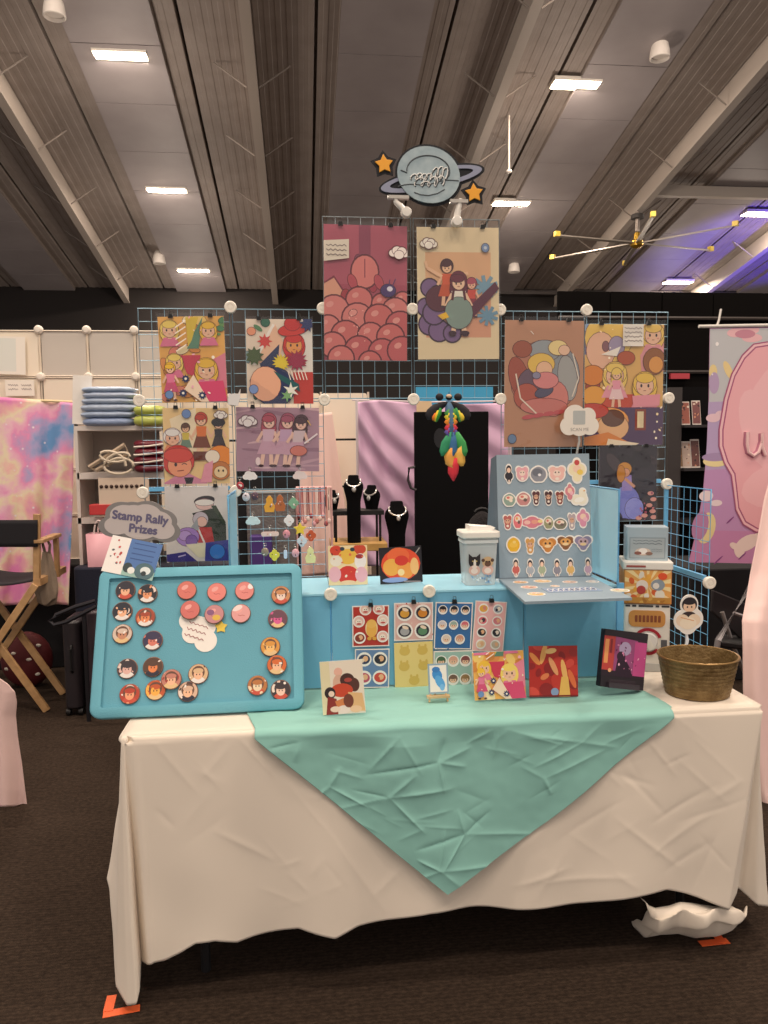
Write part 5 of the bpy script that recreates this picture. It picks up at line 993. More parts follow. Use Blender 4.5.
for x0, x1 in ((-.9, -.7), (-.62, -.45), (-.35, .25), (.35, .5), (.6, .92)): m.rbox(x0*hw, x1*hw, zz(609.5), zz(607.5), 0, .001, .0005, Matrix.Translation((0, -.0665, 0)) @ RX)
ob('label_marks', m, mat('#39383c', .5), t)
ob('maker_marks', MB().rbox(-hw*.9, -hw*.1, zz(568.5), zz(566.5), 0, .001, .0005, Matrix.Translation((0, -.0745, 0)) @ RX), mat('#a0504a', .5), t)
# ================================================================== BASKET
p = at(697, 703, Z=TZ+.009); bs = 2.2/FPX
t = thing('basket', 'round bronze-brown metal bowl basket at the right end of the table', 'basket', (at(697, 690, Y=2.18).x, 2.18, TZ+.003))
BR = mat('#8f764c', .5, .35, (120, .4), (40, '#6f562f'))
r1, r0, h_ = 41*bs, 32.5*bs, .118
prof = [(0, .001), (r0, .001)]
for i in range(1, 41):
    q = i/40; prof.append((r0+(r1-r0)*(q**.85)+.0011*math.sin(q*62), h_*q))
prof += [(r1-.004, h_+.002)]+[(r0+(r1-r0)*(q**.85)-.005, h_*q) for q in [1-i/12 for i in range(1, 12)]]+[(r0-.006, .006), (0, .006)]
ob('bowl', MB().lathe(prof, 56, None, 1, .92), BR, t, ang=50)
ob('rim', MB().tube([(r1*math.cos(a_), r1*.92*math.sin(a_), h_) for a_ in [2*PI*i/48 for i in range(48)]], .0036, 8, None, True), mat('#8f7042', .35, .6), t)
# face charm and white clip on the wing panel
p = at(688, 615, Y=2.345); t = thing('figure_standee', 'white-edged standee of a dark-haired figure above the basket', 'standee', p)
w_ = 18.5*2.33/FPX
b = ob('board', MB().prism(cloud_outline(w_*1.08, w_*1.2, [(.05, .5, .5), (-.3, -.25, .5), (.35, -.2, .5), (0, -.4, .55), (.2, .1, .4)]), -.002, .002, RX), mat('#f2ece4', .3), t)
I = Ink(1, [(-1, -1), (1, -1), (1, 1), (-1, 1)]); I.ell(.05, .52, .4, .36, '#2c2428'); I.ell(.05, .42, .32, .28, '#f2cdae'); I.ell(.05, .66, .34, .16, '#2c2428'); I.ell(.02, .0, .36, .18, '#3a2c2e'); I.ell(-.3, -.25, .34, .3, '#f0d8bc'); I.ell(.3, -.25, .34, .3, '#f0d8bc'); I.ell(0, -.4, .44, .3, '#f4e4cc'); I.line(-.4, -.1, .3, -.28, .04, '#e0a06a'); I.ell(-.06, .4, .04, .05, '#3a2a2a'); I.ell(.16, .4, .04, .05, '#3a2a2a')
mm = I.mesh(1, 0, 0, 0); mm.v = [(x*w_*1.16, -.0022-zz_, y*w_*1.2) for x, y, zz_ in mm.v]; ob('picture', mm, INK, b)
q1 = Vector((-.003, .004, -w_*1.15)); 
ob('clip_stand', MB().tube([q1+Vector((0, 0, .01)), q1+Vector((.004, 0, -.02)), q1+Vector((-.002, -.004, -.045)), q1+Vector((.006, -.01, -.075)), q1+Vector((.006, -.012, TZ+.0115-p.z-q1.z))], [.004, .006, .005, .006, .007], 8).lathe([(0, 0), (.03, 0), (.03, .006), (0, .009)], 18, Matrix.Translation(q1+Vector((.006, -.012, TZ+.0105-p.z-q1.z)))), mat('#e8ecf0', .3), t)
# ================================================================== NEIGHBOURING BOOTHS, LEFT
def outline_board(pxs, Y, y_th, m, name, parent, org):
    pts = [at(px, py, Y=Y)-org for px, py in pxs]
    return ob(name, MB().prism([(p.x, p.z) for p in pts], -y_th, 0, Matrix.Translation((0, pts[0].y, 0)) @ RX @ Matrix.Scale(1, 4)), m, parent)
def drape(edge, depth_fn, name, m, label, cat, nu=60, nv=60, group=None, th=.003):
    """cloth whose point (u,v) is edge(u,v) -> (px,py) at depth_fn(u,v)"""
    mm = MB().grid(lambda u, v: at(*edge(u, v), Y=depth_fn(u, v)), nu, nv)
    return tag(ob(name, mm, m, ang=80, solid=th), label, cat, group)
def lerp2(a, b, t): return (a[0]+(b[0]-a[0])*t, a[1]+(b[1]-a[1])*t)
def poly_at(pts, t):
    k = t*(len(pts)-1); i = min(len(pts)-2, int(k)); return lerp2(pts[i], pts[i+1], k-i)
# white cube-panel wall
PW = mat('#efe2cd', .5); PWG = mat('#c9c0b4', .45)
o = at(39, 330, Y=5.8); pit = at(87, 330, Y=5.8).x-o.x
t = thing('panel_rack', 'tall white modular panel rack standing behind the left booth', 'panel rack', (o.x, 5.8, 0))
zt = o.z
for i in range(-3, 3):
    for j in range(0, 6):
        z1 = zt-j*pit
        if z1-pit < 0: continue
        ob('panel', MB().rbox(i*pit+.012, (i+1)*pit-.012, z1-pit+.012, z1-.012, -.006, .0, .02, RX), PWG if (j == 0 and i >= 0) else PW, t)
        ob('panel_frame', MB().tube([(i*pit+.006, -.004, z1-.006), ((i+1)*pit-.006, -.004, z1-.006), ((i+1)*pit-.006, -.004, z1-pit+.006), (i*pit+.006, -.004, z1-pit+.006)], .007, 6, None, True), mat('#e6d8c4', .4), t)
for i in range(-2, 4):
    for j in (0, 1): ob('connector', MB().lathe([(0, -.02), (.03, -.015), (.032, .005), (.02, .02), (0, .022)], 14, Matrix.Translation((i*pit, -.012, zt-j*pit)) @ RX), mat('#e9dfd0', .4), t)
for i in range(-3, 3): ob('post', MB().tube([(i*pit, 0, 0), (i*pit, 0, zt)], .008), PW, t)
# second white rack seen through the opening
o = at(368, 392, Y=5.9); pt2 = .36
t = thing('panel_rack', 'lower white panel rack seen between the keychains and the lilac drape', 'panel rack', (o.x, 5.9, 0))
for i in range(-5, 0):
    for j in range(5):
        z1 = o.z-j*pt2; ob('panel', MB().rbox(i*pt2+.008, (i+1)*pt2-.008, z1-pt2+.008, z1-.008, -.006, .0, .02, RX), PW, t)
for i in range(-5, 1): ob('post', MB().tube([(i*pt2, -.01, 0), (i*pt2, -.01, o.z)], .009), mat('#d9cbb8', .4), t)
# slot openings of its shelf
m = MB()
# navy covered table with shelving
tb = at(75, 568, Y=4.7)
tag(ob('table_cover', MB().rbox(tb.x-.02, tb.x+1.25, 4.7, 5.4, .02, tb.z, .05), mat('#171a2c', .85, 0, (120, .2)), bevel=.012), 'navy table cover behind the teal pin board', 'table cover')
t = thing('display_shelf', 'white and grey display shelf standing on the navy table at the left', 'shelf', (tb.x, 4.95, tb.z))
def bx(px0, py0, px1, py1, Y, org): a, b = at(px0, py0, Y=Y)-org, at(px1, py1, Y=Y)-org; return (a.x, b.x, b.z, a.z)
org = t.matrix_world.translation.copy() if False else Vector((tb.x, 4.95, tb.z))
SHW = mat('#d8cdc4', .5)
for (a, b, c, d) in ((77, 426, 168, 430), (77, 473, 168, 478), (77, 518, 168, 522)):
    x0, x1, z0, z1 = bx(a, b, c, d, 4.82, org); ob('shelf_board', MB().box(x0, x1, -.13, .22, z0, z1), SHW, t)
for a in (77, 164): x0, x1, z0, z1 = bx(a, 426, a+3, 566, 4.82, org); ob('side_post', MB().box(x0, x1, -.13, .22, .0, z1), SHW, t)
x0, x1, z0, z1 = bx(80, 430, 164, 566, 5.16, org); ob('back_board', MB().box(x0, x1, .21, .225, .0, z1), mat('#9f948c', .6), t)
# folded packs in clear bags
PKC = [('#a3b4cb', 78, 133, 386, 392), ('#b4c0d4', 79, 136, 391.5, 398), ('#a8b6ca', 78, 134, 397.5, 404), ('#b0bdd0', 77, 136, 403.5, 411), ('#a2b1c8', 77, 135, 411, 417.5), ('#8f9fbe', 79, 134, 417.5, 426)]
def pack(lb, col, x0, x1, y0, y1, Y, grp, name='folded_pack', cat='folded pack'):
    a, b = at(x0, y0, Y=Y), at(x1, y1, Y=Y); c = (a+b)/2; hx, hz = (b.x-a.x)/2, (a.z-b.z)/2
    t = thing(name, lb, cat, (c.x, Y+.1, b.z), grp)
    m = MB().grid(lambda u, v: (hx*math.cos(2*PI*u)*abs(math.cos(2*PI*u))**-.45*min(1, abs(math.cos(PI*(v-.5)))**.35) if abs(math.cos(2*PI*u)) > 1e-4 else 0, .1*math.sin(2*PI*u)*abs(math.sin(2*PI*u))**-.4*min(1, abs(math.cos(PI*(v-.5)))**.35) if abs(math.sin(2*PI*u)) > 1e-4 else 0, hz+hz*math.sin(PI*(v-.5))+.006*math.sin(9*u*2*PI)*math.cos(PI*(v-.5))*hz*8), 40, 10)
    ob('fabric', m, mat(col, .3, 0, (30, .5)), t)
    ob('bag_edge', MB().grid(lambda u, v: (hx*.96+.03*u, -.09+.18*v, hz+.25*hz*math.sin(v*14)), 6, 14), SLEEVE, t); return t
nm = ['topmost', 'second from the top', 'third from the top', 'third from the bottom', 'second from the bottom', 'lowest']
for k, (c, x0, x1, y0, y1) in enumerate(PKC): pack('pale blue folded pack, %s of the stack on the left display shelf' % nm[k], c, x0, x1, y0, y1, 4.78, 'pale blue folded packs on the shelf')
for k, (y0, y1) in enumerate(((405, 415), (415, 426))): pack('yellow-green folded pack, %s one beside the pale blue stack' % ('upper', 'lower')[k], '#b7bf5e', 131, 163, y0, y1, 4.74, 'yellow-green folded packs')
for k in range(4): pack('dark red folded pack with white stripes, %s in the shelf left of the grid' % ('topmost', 'second', 'third', 'lowest')[k], '#6e1a2a', 131+k % 2, 162.5, 440+8.2*k, 448.2+8.2*k, 4.76, 'dark red folded packs')
for k in range(3):
    a, b = at(134, 447+8*k, Y=4.73), at(163, 444+8*k, Y=4.73)
    tag(ob('white_band', MB().tube([a, a.lerp(b, .5)+Vector((0, -.03, -.004)), b], .006), mat('#e9dccf', .5)), 'white band lying across the dark red packs, %s one' % ('upper', 'middle', 'lower')[k], 'band', 'white bands on the dark red packs')
# earring card, red box, cable coil, boxes
a, b = at(98, 478, Y=4.75), at(150, 516, Y=4.75)
t = thing('stud_card', 'beige card with a row of dark studs on the left display shelf', 'card', (a.x, 4.75, b.z)); W_, H_ = b.x-a.x, a.z-b.z
ob('card', MB().box(0, W_, 0, .01, 0, H_), mat('#d9c3ae', .6), t)
for k in range(9): ob('stud', MB().ball((W_*(.06+.1*k), -.004, H_*.78), .011, .006, .011, 10, 6), mat('#4c3a34', .3, .5), t)
for k in range(3): ob('stud', MB().ball((W_*(.1+.15*k), -.004, H_*.28), .012, .006, .01, 10, 6), mat('#4c3a34', .3, .5), t)
a, b = at(88, 505, Y=4.72), at(113, 515, Y=4.72)
tag(ob('flat_box', MB().rbox(a.x, b.x, 4.74, 4.84, b.z, a.z, .004), mat('#c73a3a', .4), bevel=.003), 'red flat box on the left display shelf', 'box')
a, b = at(88, 445, Y=4.76), at(126, 470, Y=4.76)
tag(ob('picture_frame', MB().tube([(a.x, 4.77, b.z+.02), (b.x, 4.75, a.z), (b.x+.02, 4.75, a.z-.05), (a.x+.04, 4.77, b.z+.0)], .014, 6, None, True), mat('#b9a48c', .5)), 'tilted tan frame leaning inside the left display shelf', 'frame')
tag(ob('cable_coil', MB().tube([at(112+14*math.cos(q)+.6*q, 466-8*math.sin(q)-12*max(0, math.sin(q*.35)), Y=4.74) for q in [i*.45 for i in range(36)]], .009, 6), mat('#d8c8b0', .5)), 'cream cable coil in front of the tilted frame', 'cable')
# pink gift bag
a, b = at(82, 536, Y=4.62), at(108, 567, Y=4.62)
t = thing('gift_bag', 'pink paper gift bag with looped handles on the navy table', 'bag', (a.x, 4.72, tb.z)); W_, H_ = b.x-a.x, a.z-tb.z
ob('bag_body', MB().add([(0, 0, 0), (W_, 0, 0), (W_, .09, 0), (0, .09, 0), (-.004, -.005, H_), (W_+.004, -.005, H_), (W_, .095, H_), (0, .095, H_)], [(3, 2, 1, 0), (0, 1, 5, 4), (1, 2, 6, 5), (2, 3, 7, 6), (3, 0, 4, 7)]), mat('#e3a9b2', .5), t, solid=.003)
for y in (.002, .09): ob('handle', MB().tube([(W_*.3+W_*.2*(1-math.cos(q)), y, H_+.09*math.sin(q)-.01) for q in [PI*i/12 for i in range(13)]], .005, 6), mat('#e9d2cc', .5), t)
# tie-dye cloth
def tie_dye():
    m = bpy.data.materials.new('tie_dye'); m.use_nodes = True; nt = m.node_tree; b = nt.nodes['Principled BSDF']; b.inputs['Roughness'].default_value = .85
    tc = nt.nodes.new('ShaderNodeTexCoord'); n = nt.nodes.new('ShaderNodeTexNoise'); n.inputs['Scale'].default_value = 2.9; n.inputs['Detail'].default_value = 6; n.inputs['Distortion'].default_value = .15
    r = nt.nodes.new('ShaderNodeValToRGB'); cr = r.color_ramp
    for pos, c in ((.33, '#6f9fd0'), (.39, '#b3acd6'), (.45, '#ef9cc6'), (.50, '#f5c2d0'), (.55, '#f4e2c0'), (.60, '#f5bcb8'), (.67, '#ea8cc0')):
        e = cr.elements.new(pos); e.color = (*lin(c), 1)
    cr.elements.remove(cr.elements[0]); cr.elements.remove(cr.elements[-1])
    nt.links.new(tc.outputs['Object'], n.inputs['Vector']); nt.links.new(n.outputs['Fac'], r.inputs['Fac'])
    v = nt.nodes.new('ShaderNodeTexVoronoi'); v.inputs['Scale'].default_value = 16; nt.links.new(tc.outputs['Object'], v.inputs['Vector'])
    r2 = nt.nodes.new('ShaderNodeValToRGB'); r2.color_ramp.elements[0].color = (1, 1, 1, 1); r2.color_ramp.elements[1].color = (0, 0, 0, 1); r2.color_ramp.elements[0].position = .05; r2.color_ramp.elements[1].position = .16
    nt.links.new(v.outputs['Distance'], r2.inputs['Fac'])
    mx = nt.nodes.new('ShaderNodeMixRGB'); mx.inputs[2].default_value = (*lin('#fbeef2'), 1); nt.links.new(r2.outputs[0], mx.inputs[0]); nt.links.new(r.outputs[0], mx.inputs[1]); nt.links.new(mx.outputs[0], b.inputs['Base Color'])
    return m
TL_ = [(-70, 396), (0, 397), (40, 400), (74, 403)]; BL_ = [(-70, 612), (0, 606), (40, 603), (70, 605)]
drape(lambda u, v: lerp2(poly_at(TL_, u), (poly_at(BL_, u)[0]+1.5*math.sin(v*5)*u, poly_at(BL_, u)[1]), v), lambda u, v: 5.25+.03*math.sin(u*26+v*3)*(.3+.7*v)+.03*math.sin(u*9+1), 'tie_dye_cloth', tie_dye(), 'pink, yellow and blue tie-dye cloth hanging at the far left', 'cloth')
a, b = at(-75, 396, Y=5.27), at(76, 402, Y=5.27)
t = tag(ob('hanging_line', MB().tube([a, a.lerp(b, .6)+Vector((0, 0, -.0)), b], .01), mat('#e8d3a4', .6)), 'pale rod holding the tie-dye cloth', 'rod')
a, b = at(73.5, 403, Y=5.2), at(76, 470, Y=5.2)
tag(ob('stand_pole', MB().tube([(at(75, 400, Y=5.3).x, 5.3, 0), (at(75, 400, Y=5.3).x, 5.3, at(75, 396, Y=5.3).z)], .012, 8).box(at(74, 0, Y=5.3).x-.02, at(74, 0, Y=5.3).x+.03, 5.28, 5.32, at(75, 408, Y=5.3).z, at(75, 399, Y=5.3).z), BLACK), 'black pole clamp at the right edge of the tie-dye cloth', 'pole')
# director's chair
WDC = mat('#c0986a', .5, 0, None, (18, '#a88155'))
Yc = 4.5; fo = at(45, 712, Z=0)
t = thing('director_chair', 'wooden folding director chair with black fabric at the far left', 'chair', (-1.80, 4.72, 0))
ORG = Vector((-1.80, 4.72, 0))
def bar(px0, py0, px1, py1, Y0, Y1, w_, d_):
    a, b = at(px0, py0, Y=Y0)-ORG, at(px1, py1, Y=Y1)-ORG; d = (b-a); L_ = d.length; z = d.normalized(); x = Vector((0, 1, 0)).cross(z).normalized(); y = z.cross(x)
    M = Matrix(((x.x, y.x, z.x, a.x), (x.y, y.y, z.y, a.y), (x.z, y.z, z.z, a.z), (0, 0, 0, 1))); return MB().box(-w_/2, w_/2, -d_/2, d_/2, 0, L_, M)
ob('back_post', bar(37, 583, 37, 514, 4.5, 4.5, .035, .03), WDC, t, bevel=.003)
ob('back_post', bar(-45, 586, -45, 514, 4.5, 4.5, .035, .03), WDC, t, bevel=.003)
ob('backrest', MB().grid(lambda u, v: at(-46+83.5*u, 520+27*v, Y=4.475+.03*math.sin(PI*u)*0-.0)-ORG, 12, 6), mat('#17151a', .85), t, solid=.008)
ob('seat', MB().grid(lambda u, v: (lambda a: (a.x, a.y, a.z-.03*math.sin(PI*u)))(at(-44+80*u, 580, Y=4.5)-ORG+Vector((0, .42*v, 0))), 14, 8), mat('#1d1a20', .85), t, solid=.01)
for sd, px in ((0, 38), (1, -46)):
    ob('armrest', bar(px, 543, px, 543.01, 4.5, 4.5, .01, .01) if False else (lambda a: MB().box(a.x-.026, a.x+.026, -.25, .09, a.z-.011, a.z+.011))(at(px+2, 541, Y=4.5)-ORG), WDC, t, bevel=.004)
    ob('arm_post', (lambda a, b: MB().box(a.x-.013, a.x+.013, .045, .075, b.z, a.z))(at(px+2, 543, Y=4.5)-ORG, at(px, 585, Y=4.5)-ORG), WDC, t)
    ob('seat_rail', (lambda a: MB().box(a.x-.02, a.x+.02, -.24, .24, a.z-.02, a.z+.02))(at(px, 582, Y=4.5)-ORG), WDC, t)
Zf = .03
for Yq in (4.49, 4.80):
    f0 = at(47, 710, Y=4.5); f1 = at(-52, 712, Y=4.5); s0 = at(37, 584, Y=4.5); s1 = at(-45, 586, Y=4.5)
    for (p_, q_, dy) in ((s0, f1, -.012), (s1, f0, .012)):
        a, b = Vector((p_.x, Yq+dy, p_.z))-ORG, Vector((q_.x, Yq+dy, .004))-ORG; d = b-a; z = d.normalized(); x = Vector((0, 1, 0)).cross(z).normalized(); y = z.cross(x)
        ob('leg', MB().box(-.02, .02, -.011, .011, 0, d.length, Matrix(((x.x, y.x, z.x, a.x), (x.y, y.y, z.y, a.y), (x.z, y.z, z.z, a.z), (0, 0, 0, 1)))), WDC, t, bevel=.003)
tt = thing('cloth_bag', 'taupe cloth bag hanging from the arm of the director chair', 'bag', at(48, 603, Y=4.62)); OB = at(48, 603, Y=4.62)
BT = [(43, 552), (40, 575), (37, 596), (39, 605)]; BB = [(50, 552), (55, 570), (57, 590), (56, 602)]
def bag(u, v):
    a_ = 2*PI*u; l_, r_ = poly_at(BT, v), poly_at(BB, v); c = at((l_[0]+r_[0])/2, l_[1]+(r_[1]-l_[1])*.5+3*math.sin(u*19)*v, Y=4.64); hw_ = (r_[0]-l_[0])/2*4.7/FPX
    rr = 1+.10*math.sin(5*a_+v*5)+.06*math.sin(9*a_-v*7)
    f_ = 1 if v < .9 else math.sqrt(max(.0, 1-((v-.9)/.1)**2))
    return (c.x-OB.x+hw_*rr*f_*math.cos(a_), c.y-OB.y+.6*hw_*rr*f_*math.sin(a_), c.z-OB.z)
ob('pouch', MB().grid(bag, 44, 26), mat('#8d7c6a', .85, 0, (60, .3)), tt, ang=80)
ob('strap', MB().tube([at(46, 556, Y=4.64)-OB, at(43, 545, Y=4.63)-OB, at(41, 538.5, Y=4.60)-OB, at(46, 537.5, Y=4.6)-OB, at(50, 545, Y=4.63)-OB, at(49, 556, Y=4.64)-OB], .008), mat('#7d6e5e', .8), tt)
# dark luggage behind and below
for lb, x0, x1, y0, Y, c in (('dark purple-grey suitcase standing left of the pin board', 60, 78, 622, 4.38, '#241e22'), ('dusty mauve suitcase beside the left edge of the pin board', 84, 104, 612, 4.36, '#3d3036')):
    a, b = at(x0, y0, Y=Y), at(x1, y0, Y=Y)
    t = thing('suitcase', lb, 'suitcase', ((a.x+b.x)/2, Y+.15, 0)); hw_ = (b.x-a.x)/2; hh = a.z
    ob('shell', MB().rbox(-hw_, hw_, -.14, .14, .04, hh, .035), mat(c, .45), t, bevel=.015)
    ob('side_handle', MB().tube([(hw_*.1, -.145, hh*.75), (hw_*.1, -.165, hh*.72), (hw_*.1, -.165, hh*.5), (hw_*.1, -.145, hh*.47)], .008), BLACK, t)
    for sx in (-1, 1):
        for sy in (-1, 1): ob('wheel', MB().lathe([(.0, -.012), (.022, -.012), (.022, .012), (.0, .012)], 14, Matrix.Translation((sx*hw_*.7, sy*.11, .022)) @ Matrix.Rotation(PI/2, 4, 'Y')), BLACK, t)
m = MB().tube([at(px, py, Y=4.30) for px, py in ((95, 601), (75, 607), (56, 615), (50, 621), (54, 625), (66, 622), (82, 614), (97, 606))], .012, 8, None, True)
t = tag(ob('cart_handle', m.tube([at(84, 612, Y=4.31), (at(84, 612, Y=4.31).x, 4.31, .0)], .012, 8), mat('#26252a', .35, .3)), 'black looped luggage cart handle beside the pin board', 'cart handle')
a, b = at(4, 650, Y=4.95), at(45, 690, Y=4.95)
t = thing('patterned_bag', 'dark red bag with pale spots on the floor under the director chair', 'bag', ((a.x+b.x)/2, 5.0, 0)); 
ob('bag_body', MB().ball((0, 0, .18), .16, .09, .18, 20, 12), mat('#5a1518', .7, 0, (20, .4)), t)
for q in ((-.05, .24), (.04, .2), (.09, .28), (-.1, .14), (.0, .1), (.08, .1)): ob('spot', MB().ball((q[0], -.085*math.sqrt(max(.05, 1-(q[0]/.16)**2-((q[1]-.18)/.18)**2)), q[1]), .018, .008, .011, 10, 6), mat('#d8cfc0', .6), t)
# pink cloth of the next table, bottom left
PKT = mat('#f2cfc8', .85, 0, (160, .15))
LE = [(-4, 676), (8, 684), (15, 692), (17, 702), (16, 716), (18, 738), (22, 764), (25, 790), (27, 806)]
def lp(u, v):
    p = poly_at(LE, v); return (p[0]-120*(1-u), p[1]+(-6 if v < .2 else 3)*(1-u))
drape(lp, lambda u, v: 3.28+.035*math.sin(u*19+v*2)*v-.05*(1-v), 'pink_tablecloth', PKT, 'pink tablecloth corner of the neighbouring table at bottom left', 'tablecloth')
# ================================================================== BEHIND THE OPENING
dt = at(400, 566, Y=3.75)
t = thing('display_table', 'dark covered table behind the opening holding the necklace busts', 'table', (.7, 4.1, 0))
ob('cover', MB().rbox(-.95, .95, -.4, .45, .0, .74, .03), mat('#15131a', .85), t)
DTZ = .74
# jewellery rack with wooden shelf
a, b = at(330, 540, Y=4.0), at(384, 540, Y=4.0)
t = thing('riser_rack', 'black metal riser with a pale wooden board among the necklace busts', 'riser', ((a.x+b.x)/2, 4.0, DTZ)); hw_ = (b.x-a.x)/2; hz_ = a.z-DTZ
ob('wooden_board', MB().box(-hw_, hw_, -.175, .1, hz_-.04, hz_), mat('#cfa45e', .5, 0, None, (14, '#b98d4a')), t, bevel=.004)
zz1 = at(350, 512, Y=4.0).z-DTZ
for sx in (-1, 1):
    for sy in (-1, 1): ob('leg', MB().tube([(sx*hw_*.8, sy*.09, 0), (sx*hw_*.8, sy*.09, zz1)], .007), BLACK, t)
ob('upper_tray', MB().box(-hw_*.95, hw_*.95, -.09, .09, zz1-.01, zz1+.012), BLACK, t)
VEL = mat('#060507', .9, spec=.15)
def bust(lb, px, py_top, py_bot, Y, wpx, turn, zb=None, neck=True):
    p = at(px, py_bot, Y=Y); h_ = at(px, py_top, Y=Y).z-p.z; w_ = wpx*Y/FPX/2
    t = thing('necklace_bust', lb, 'necklace bust', Matrix.Translation((p.x, Y, zb if zb else p.z)) @ Matrix.Rotation(turn, 4, 'Z'), 'black necklace busts')
    if zb: h_ += p.z-zb
    ht = min(h_, 2.7*w_)
    prof = [(.7, 0), (.74, .1), (.86, .3), (1.0, .52), (1.0, .6), (.93, .69), (.74, .78), (.56, .86), (.52, .97), (.42, 1.0), (0, .985)]
    zp = [(h_-ht+z_*ht, r_*w_) for r_, z_ in prof[:-1]]
    ob('bust_form', MB().lathe([(.68*w_, 0)]+[(r_*w_, h_-ht+z_*ht) for r_, z_ in prof], 24, None, 1, .55), VEL, t)
    pts = []
    for i in range(15):
        a_ = math.radians(-80+160*i/14); z_ = h_-ht*(.15+.27*math.cos(a_)**1.5); r_ = interp(zp, z_); pts.append((r_*math.sin(a_)*1.02, -.55*r_*math.cos(a_)-.004, z_))
    ob('necklace', MB().tube(pts, .0045, 6), mat('#d8d2cc', .25, .6), t)
    ob('pendant', MB().ball((0, pts[7][1]-.003, pts[7][2]-.014), .011, .006, .014, 10, 7), mat('#dcd6d0', .2, .6), t)
bust('black velvet necklace bust, leftmost and turned away', 332, 490, 522, 4.02, 17, .5, a.z+.0 if False else DTZ+zz1+.012)
bust('tall black velvet necklace bust in the middle of the group', 354, 475, 527, 3.865, 20, 0, DTZ+hz_)
bust('black velvet necklace bust turned to the right, beside the tall one', 372, 485, 522, 4.02, 19, -.6, DTZ+zz1+.012)
bust('separate black velvet necklace bust nearest the black board', 397, 501, 545, 3.95, 25, .1, DTZ)
a, b = at(317, 530, Y=4.1), at(328, 545, Y=4.1)
# lilac drape and peach drape
def lilac():
    T = [(358, 402), (380, 400), (430, 405), (508, 403)]; B_ = [(361, 566), (400, 566), (440, 566), (508, 566)]
    def f(u, v): return lerp2(poly_at(T, u), poly_at(B_, u), v)
    def d(u, v): 
        w_ = max(0, 1-1.4*abs(u-v*.75)) ; return 4.75+.010*math.sin((u*2.2-v*2.6)*9)*(.35+.65*w_)+.012*math.sin((u*1.7-v*2.1)*15+1)+.02*math.sin(u*30)*v
    return f, d
f_, d_ = lilac()
drape(f_, d_, 'lilac_drape', mat('#d6b0cb', .7, 0, (140, .05)), 'lilac satin drape hanging behind the opening of the rack', 'drape', 120, 80)
tag(ob('drape_line', MB().tube([at(352, 400, Y=4.88), at(430, 402, Y=4.88), at(512, 401, Y=4.88)], .006).tube([(at(510, 402, Y=4.88).x, 4.88, 0), at(510, 400, Y=4.88)], .012).tube([(at(357, 402, Y=4.88).x, 4.88, 0), at(357, 400, Y=4.88)], .012), mat('#d8cfd0', .5)), 'thin line and posts holding the lilac drape', 'line')
T = [(282, 404), (300, 402), (330, 425)]
drape(lambda u, v: (262+ (70+22*v)*u, 420-8*u+(160*v)), lambda u, v: 5.55+.03*math.sin(u*22+v)*v+.05*u, 'peach_drape', mat('#f6d3c6', .7, 0, (140, .1)), 'peach pink cloth hanging behind the keychain panel', 'drape', 70, 50)
# cyan banner strip and black board
a, b = at(416, 387, Y=5.0), at(493, 401, Y=5.0)
t = thing('blue_banner', 'bright blue banner strip visible under the tall cream print', 'banner', (a.x, 5.0, b.z)); ob('strip', MB().box(0, b.x-a.x, 0, .02, -.05, a.z-b.z), mat('#3fa0c8', .5), t)
ob('support_pole', MB().tube([(.1, .03, -b.z), (.1, .03, 0)], .012, 8), BLACK, t)
a, b = at(414, 412, Y=4.3), at(488, 412, Y=4.3)
t = thing('black_board', 'tall black display board standing behind the opening', 'display board', ((a.x+b.x)/2, 4.3, DTZ)); hw_ = (b.x-a.x)/2
ob('panel', MB().rbox(-hw_, hw_, -.02, .02, 0, a.z-DTZ, .008), mat('#050405', .7, spec=.15), t, bevel=.004)
ob('side_handle', MB().tube([at(415, 467, Y=4.27)-Vector(((a.x+b.x)/2, 4.3, DTZ)), at(409, 468, Y=4.27)-Vector(((a.x+b.x)/2, 4.3, DTZ)), at(408, 480, Y=4.27)-Vector(((a.x+b.x)/2, 4.3, DTZ)), at(411, 488, Y=4.27)-Vector(((a.x+b.x)/2, 4.3, DTZ)), at(416, 490, Y=4.27)-Vector(((a.x+b.x)/2, 4.3, DTZ))], .009), mat('#3a3236', .5), t)
ob('lock_plate', MB().lathe([(0, -.004), (.035, -.004), (.035, .0), (0, 0)], 18, Matrix.Translation((at(440, 438, Y=4.28).x-(a.x+b.x)/2, -.021, at(440, 438, Y=4.28).z-DTZ)) @ RX @ Matrix.Scale(1.6, 4, (0, 1, 0))), mat('#1c1b1f', .35), t)
a, b = at(417, 401, Y=4.28), at(432, 412, Y=4.28)
tag(ob('tan_card', MB().box(a.x, b.x, 4.29, 4.305, at(417, 412, Y=4.3).z, a.z), mat('#e3c49c', .6)), 'small tan card on top of the black display board', 'card')
# dark bag behind the tub
p = at(482, 530, Y=3.75)
t = thing('black_bag', 'black fuzzy round bag behind the plastic tub', 'bag', (p.x, 3.75, DTZ)); ob('bag_body', MB().ball((0, 0, (p.z-DTZ+.095)/2), .10, .08, (p.z-DTZ+.095)/2, 24, 16), mat('#171214', .95, 0, (60, 1.0)), t)
ob('carry_loop', MB().tube([(.04*math.cos(q), 0, p.z-DTZ+.08+.03*math.sin(q)) for q in [PI*i/8 for i in range(9)]], .006), BLACK, t)
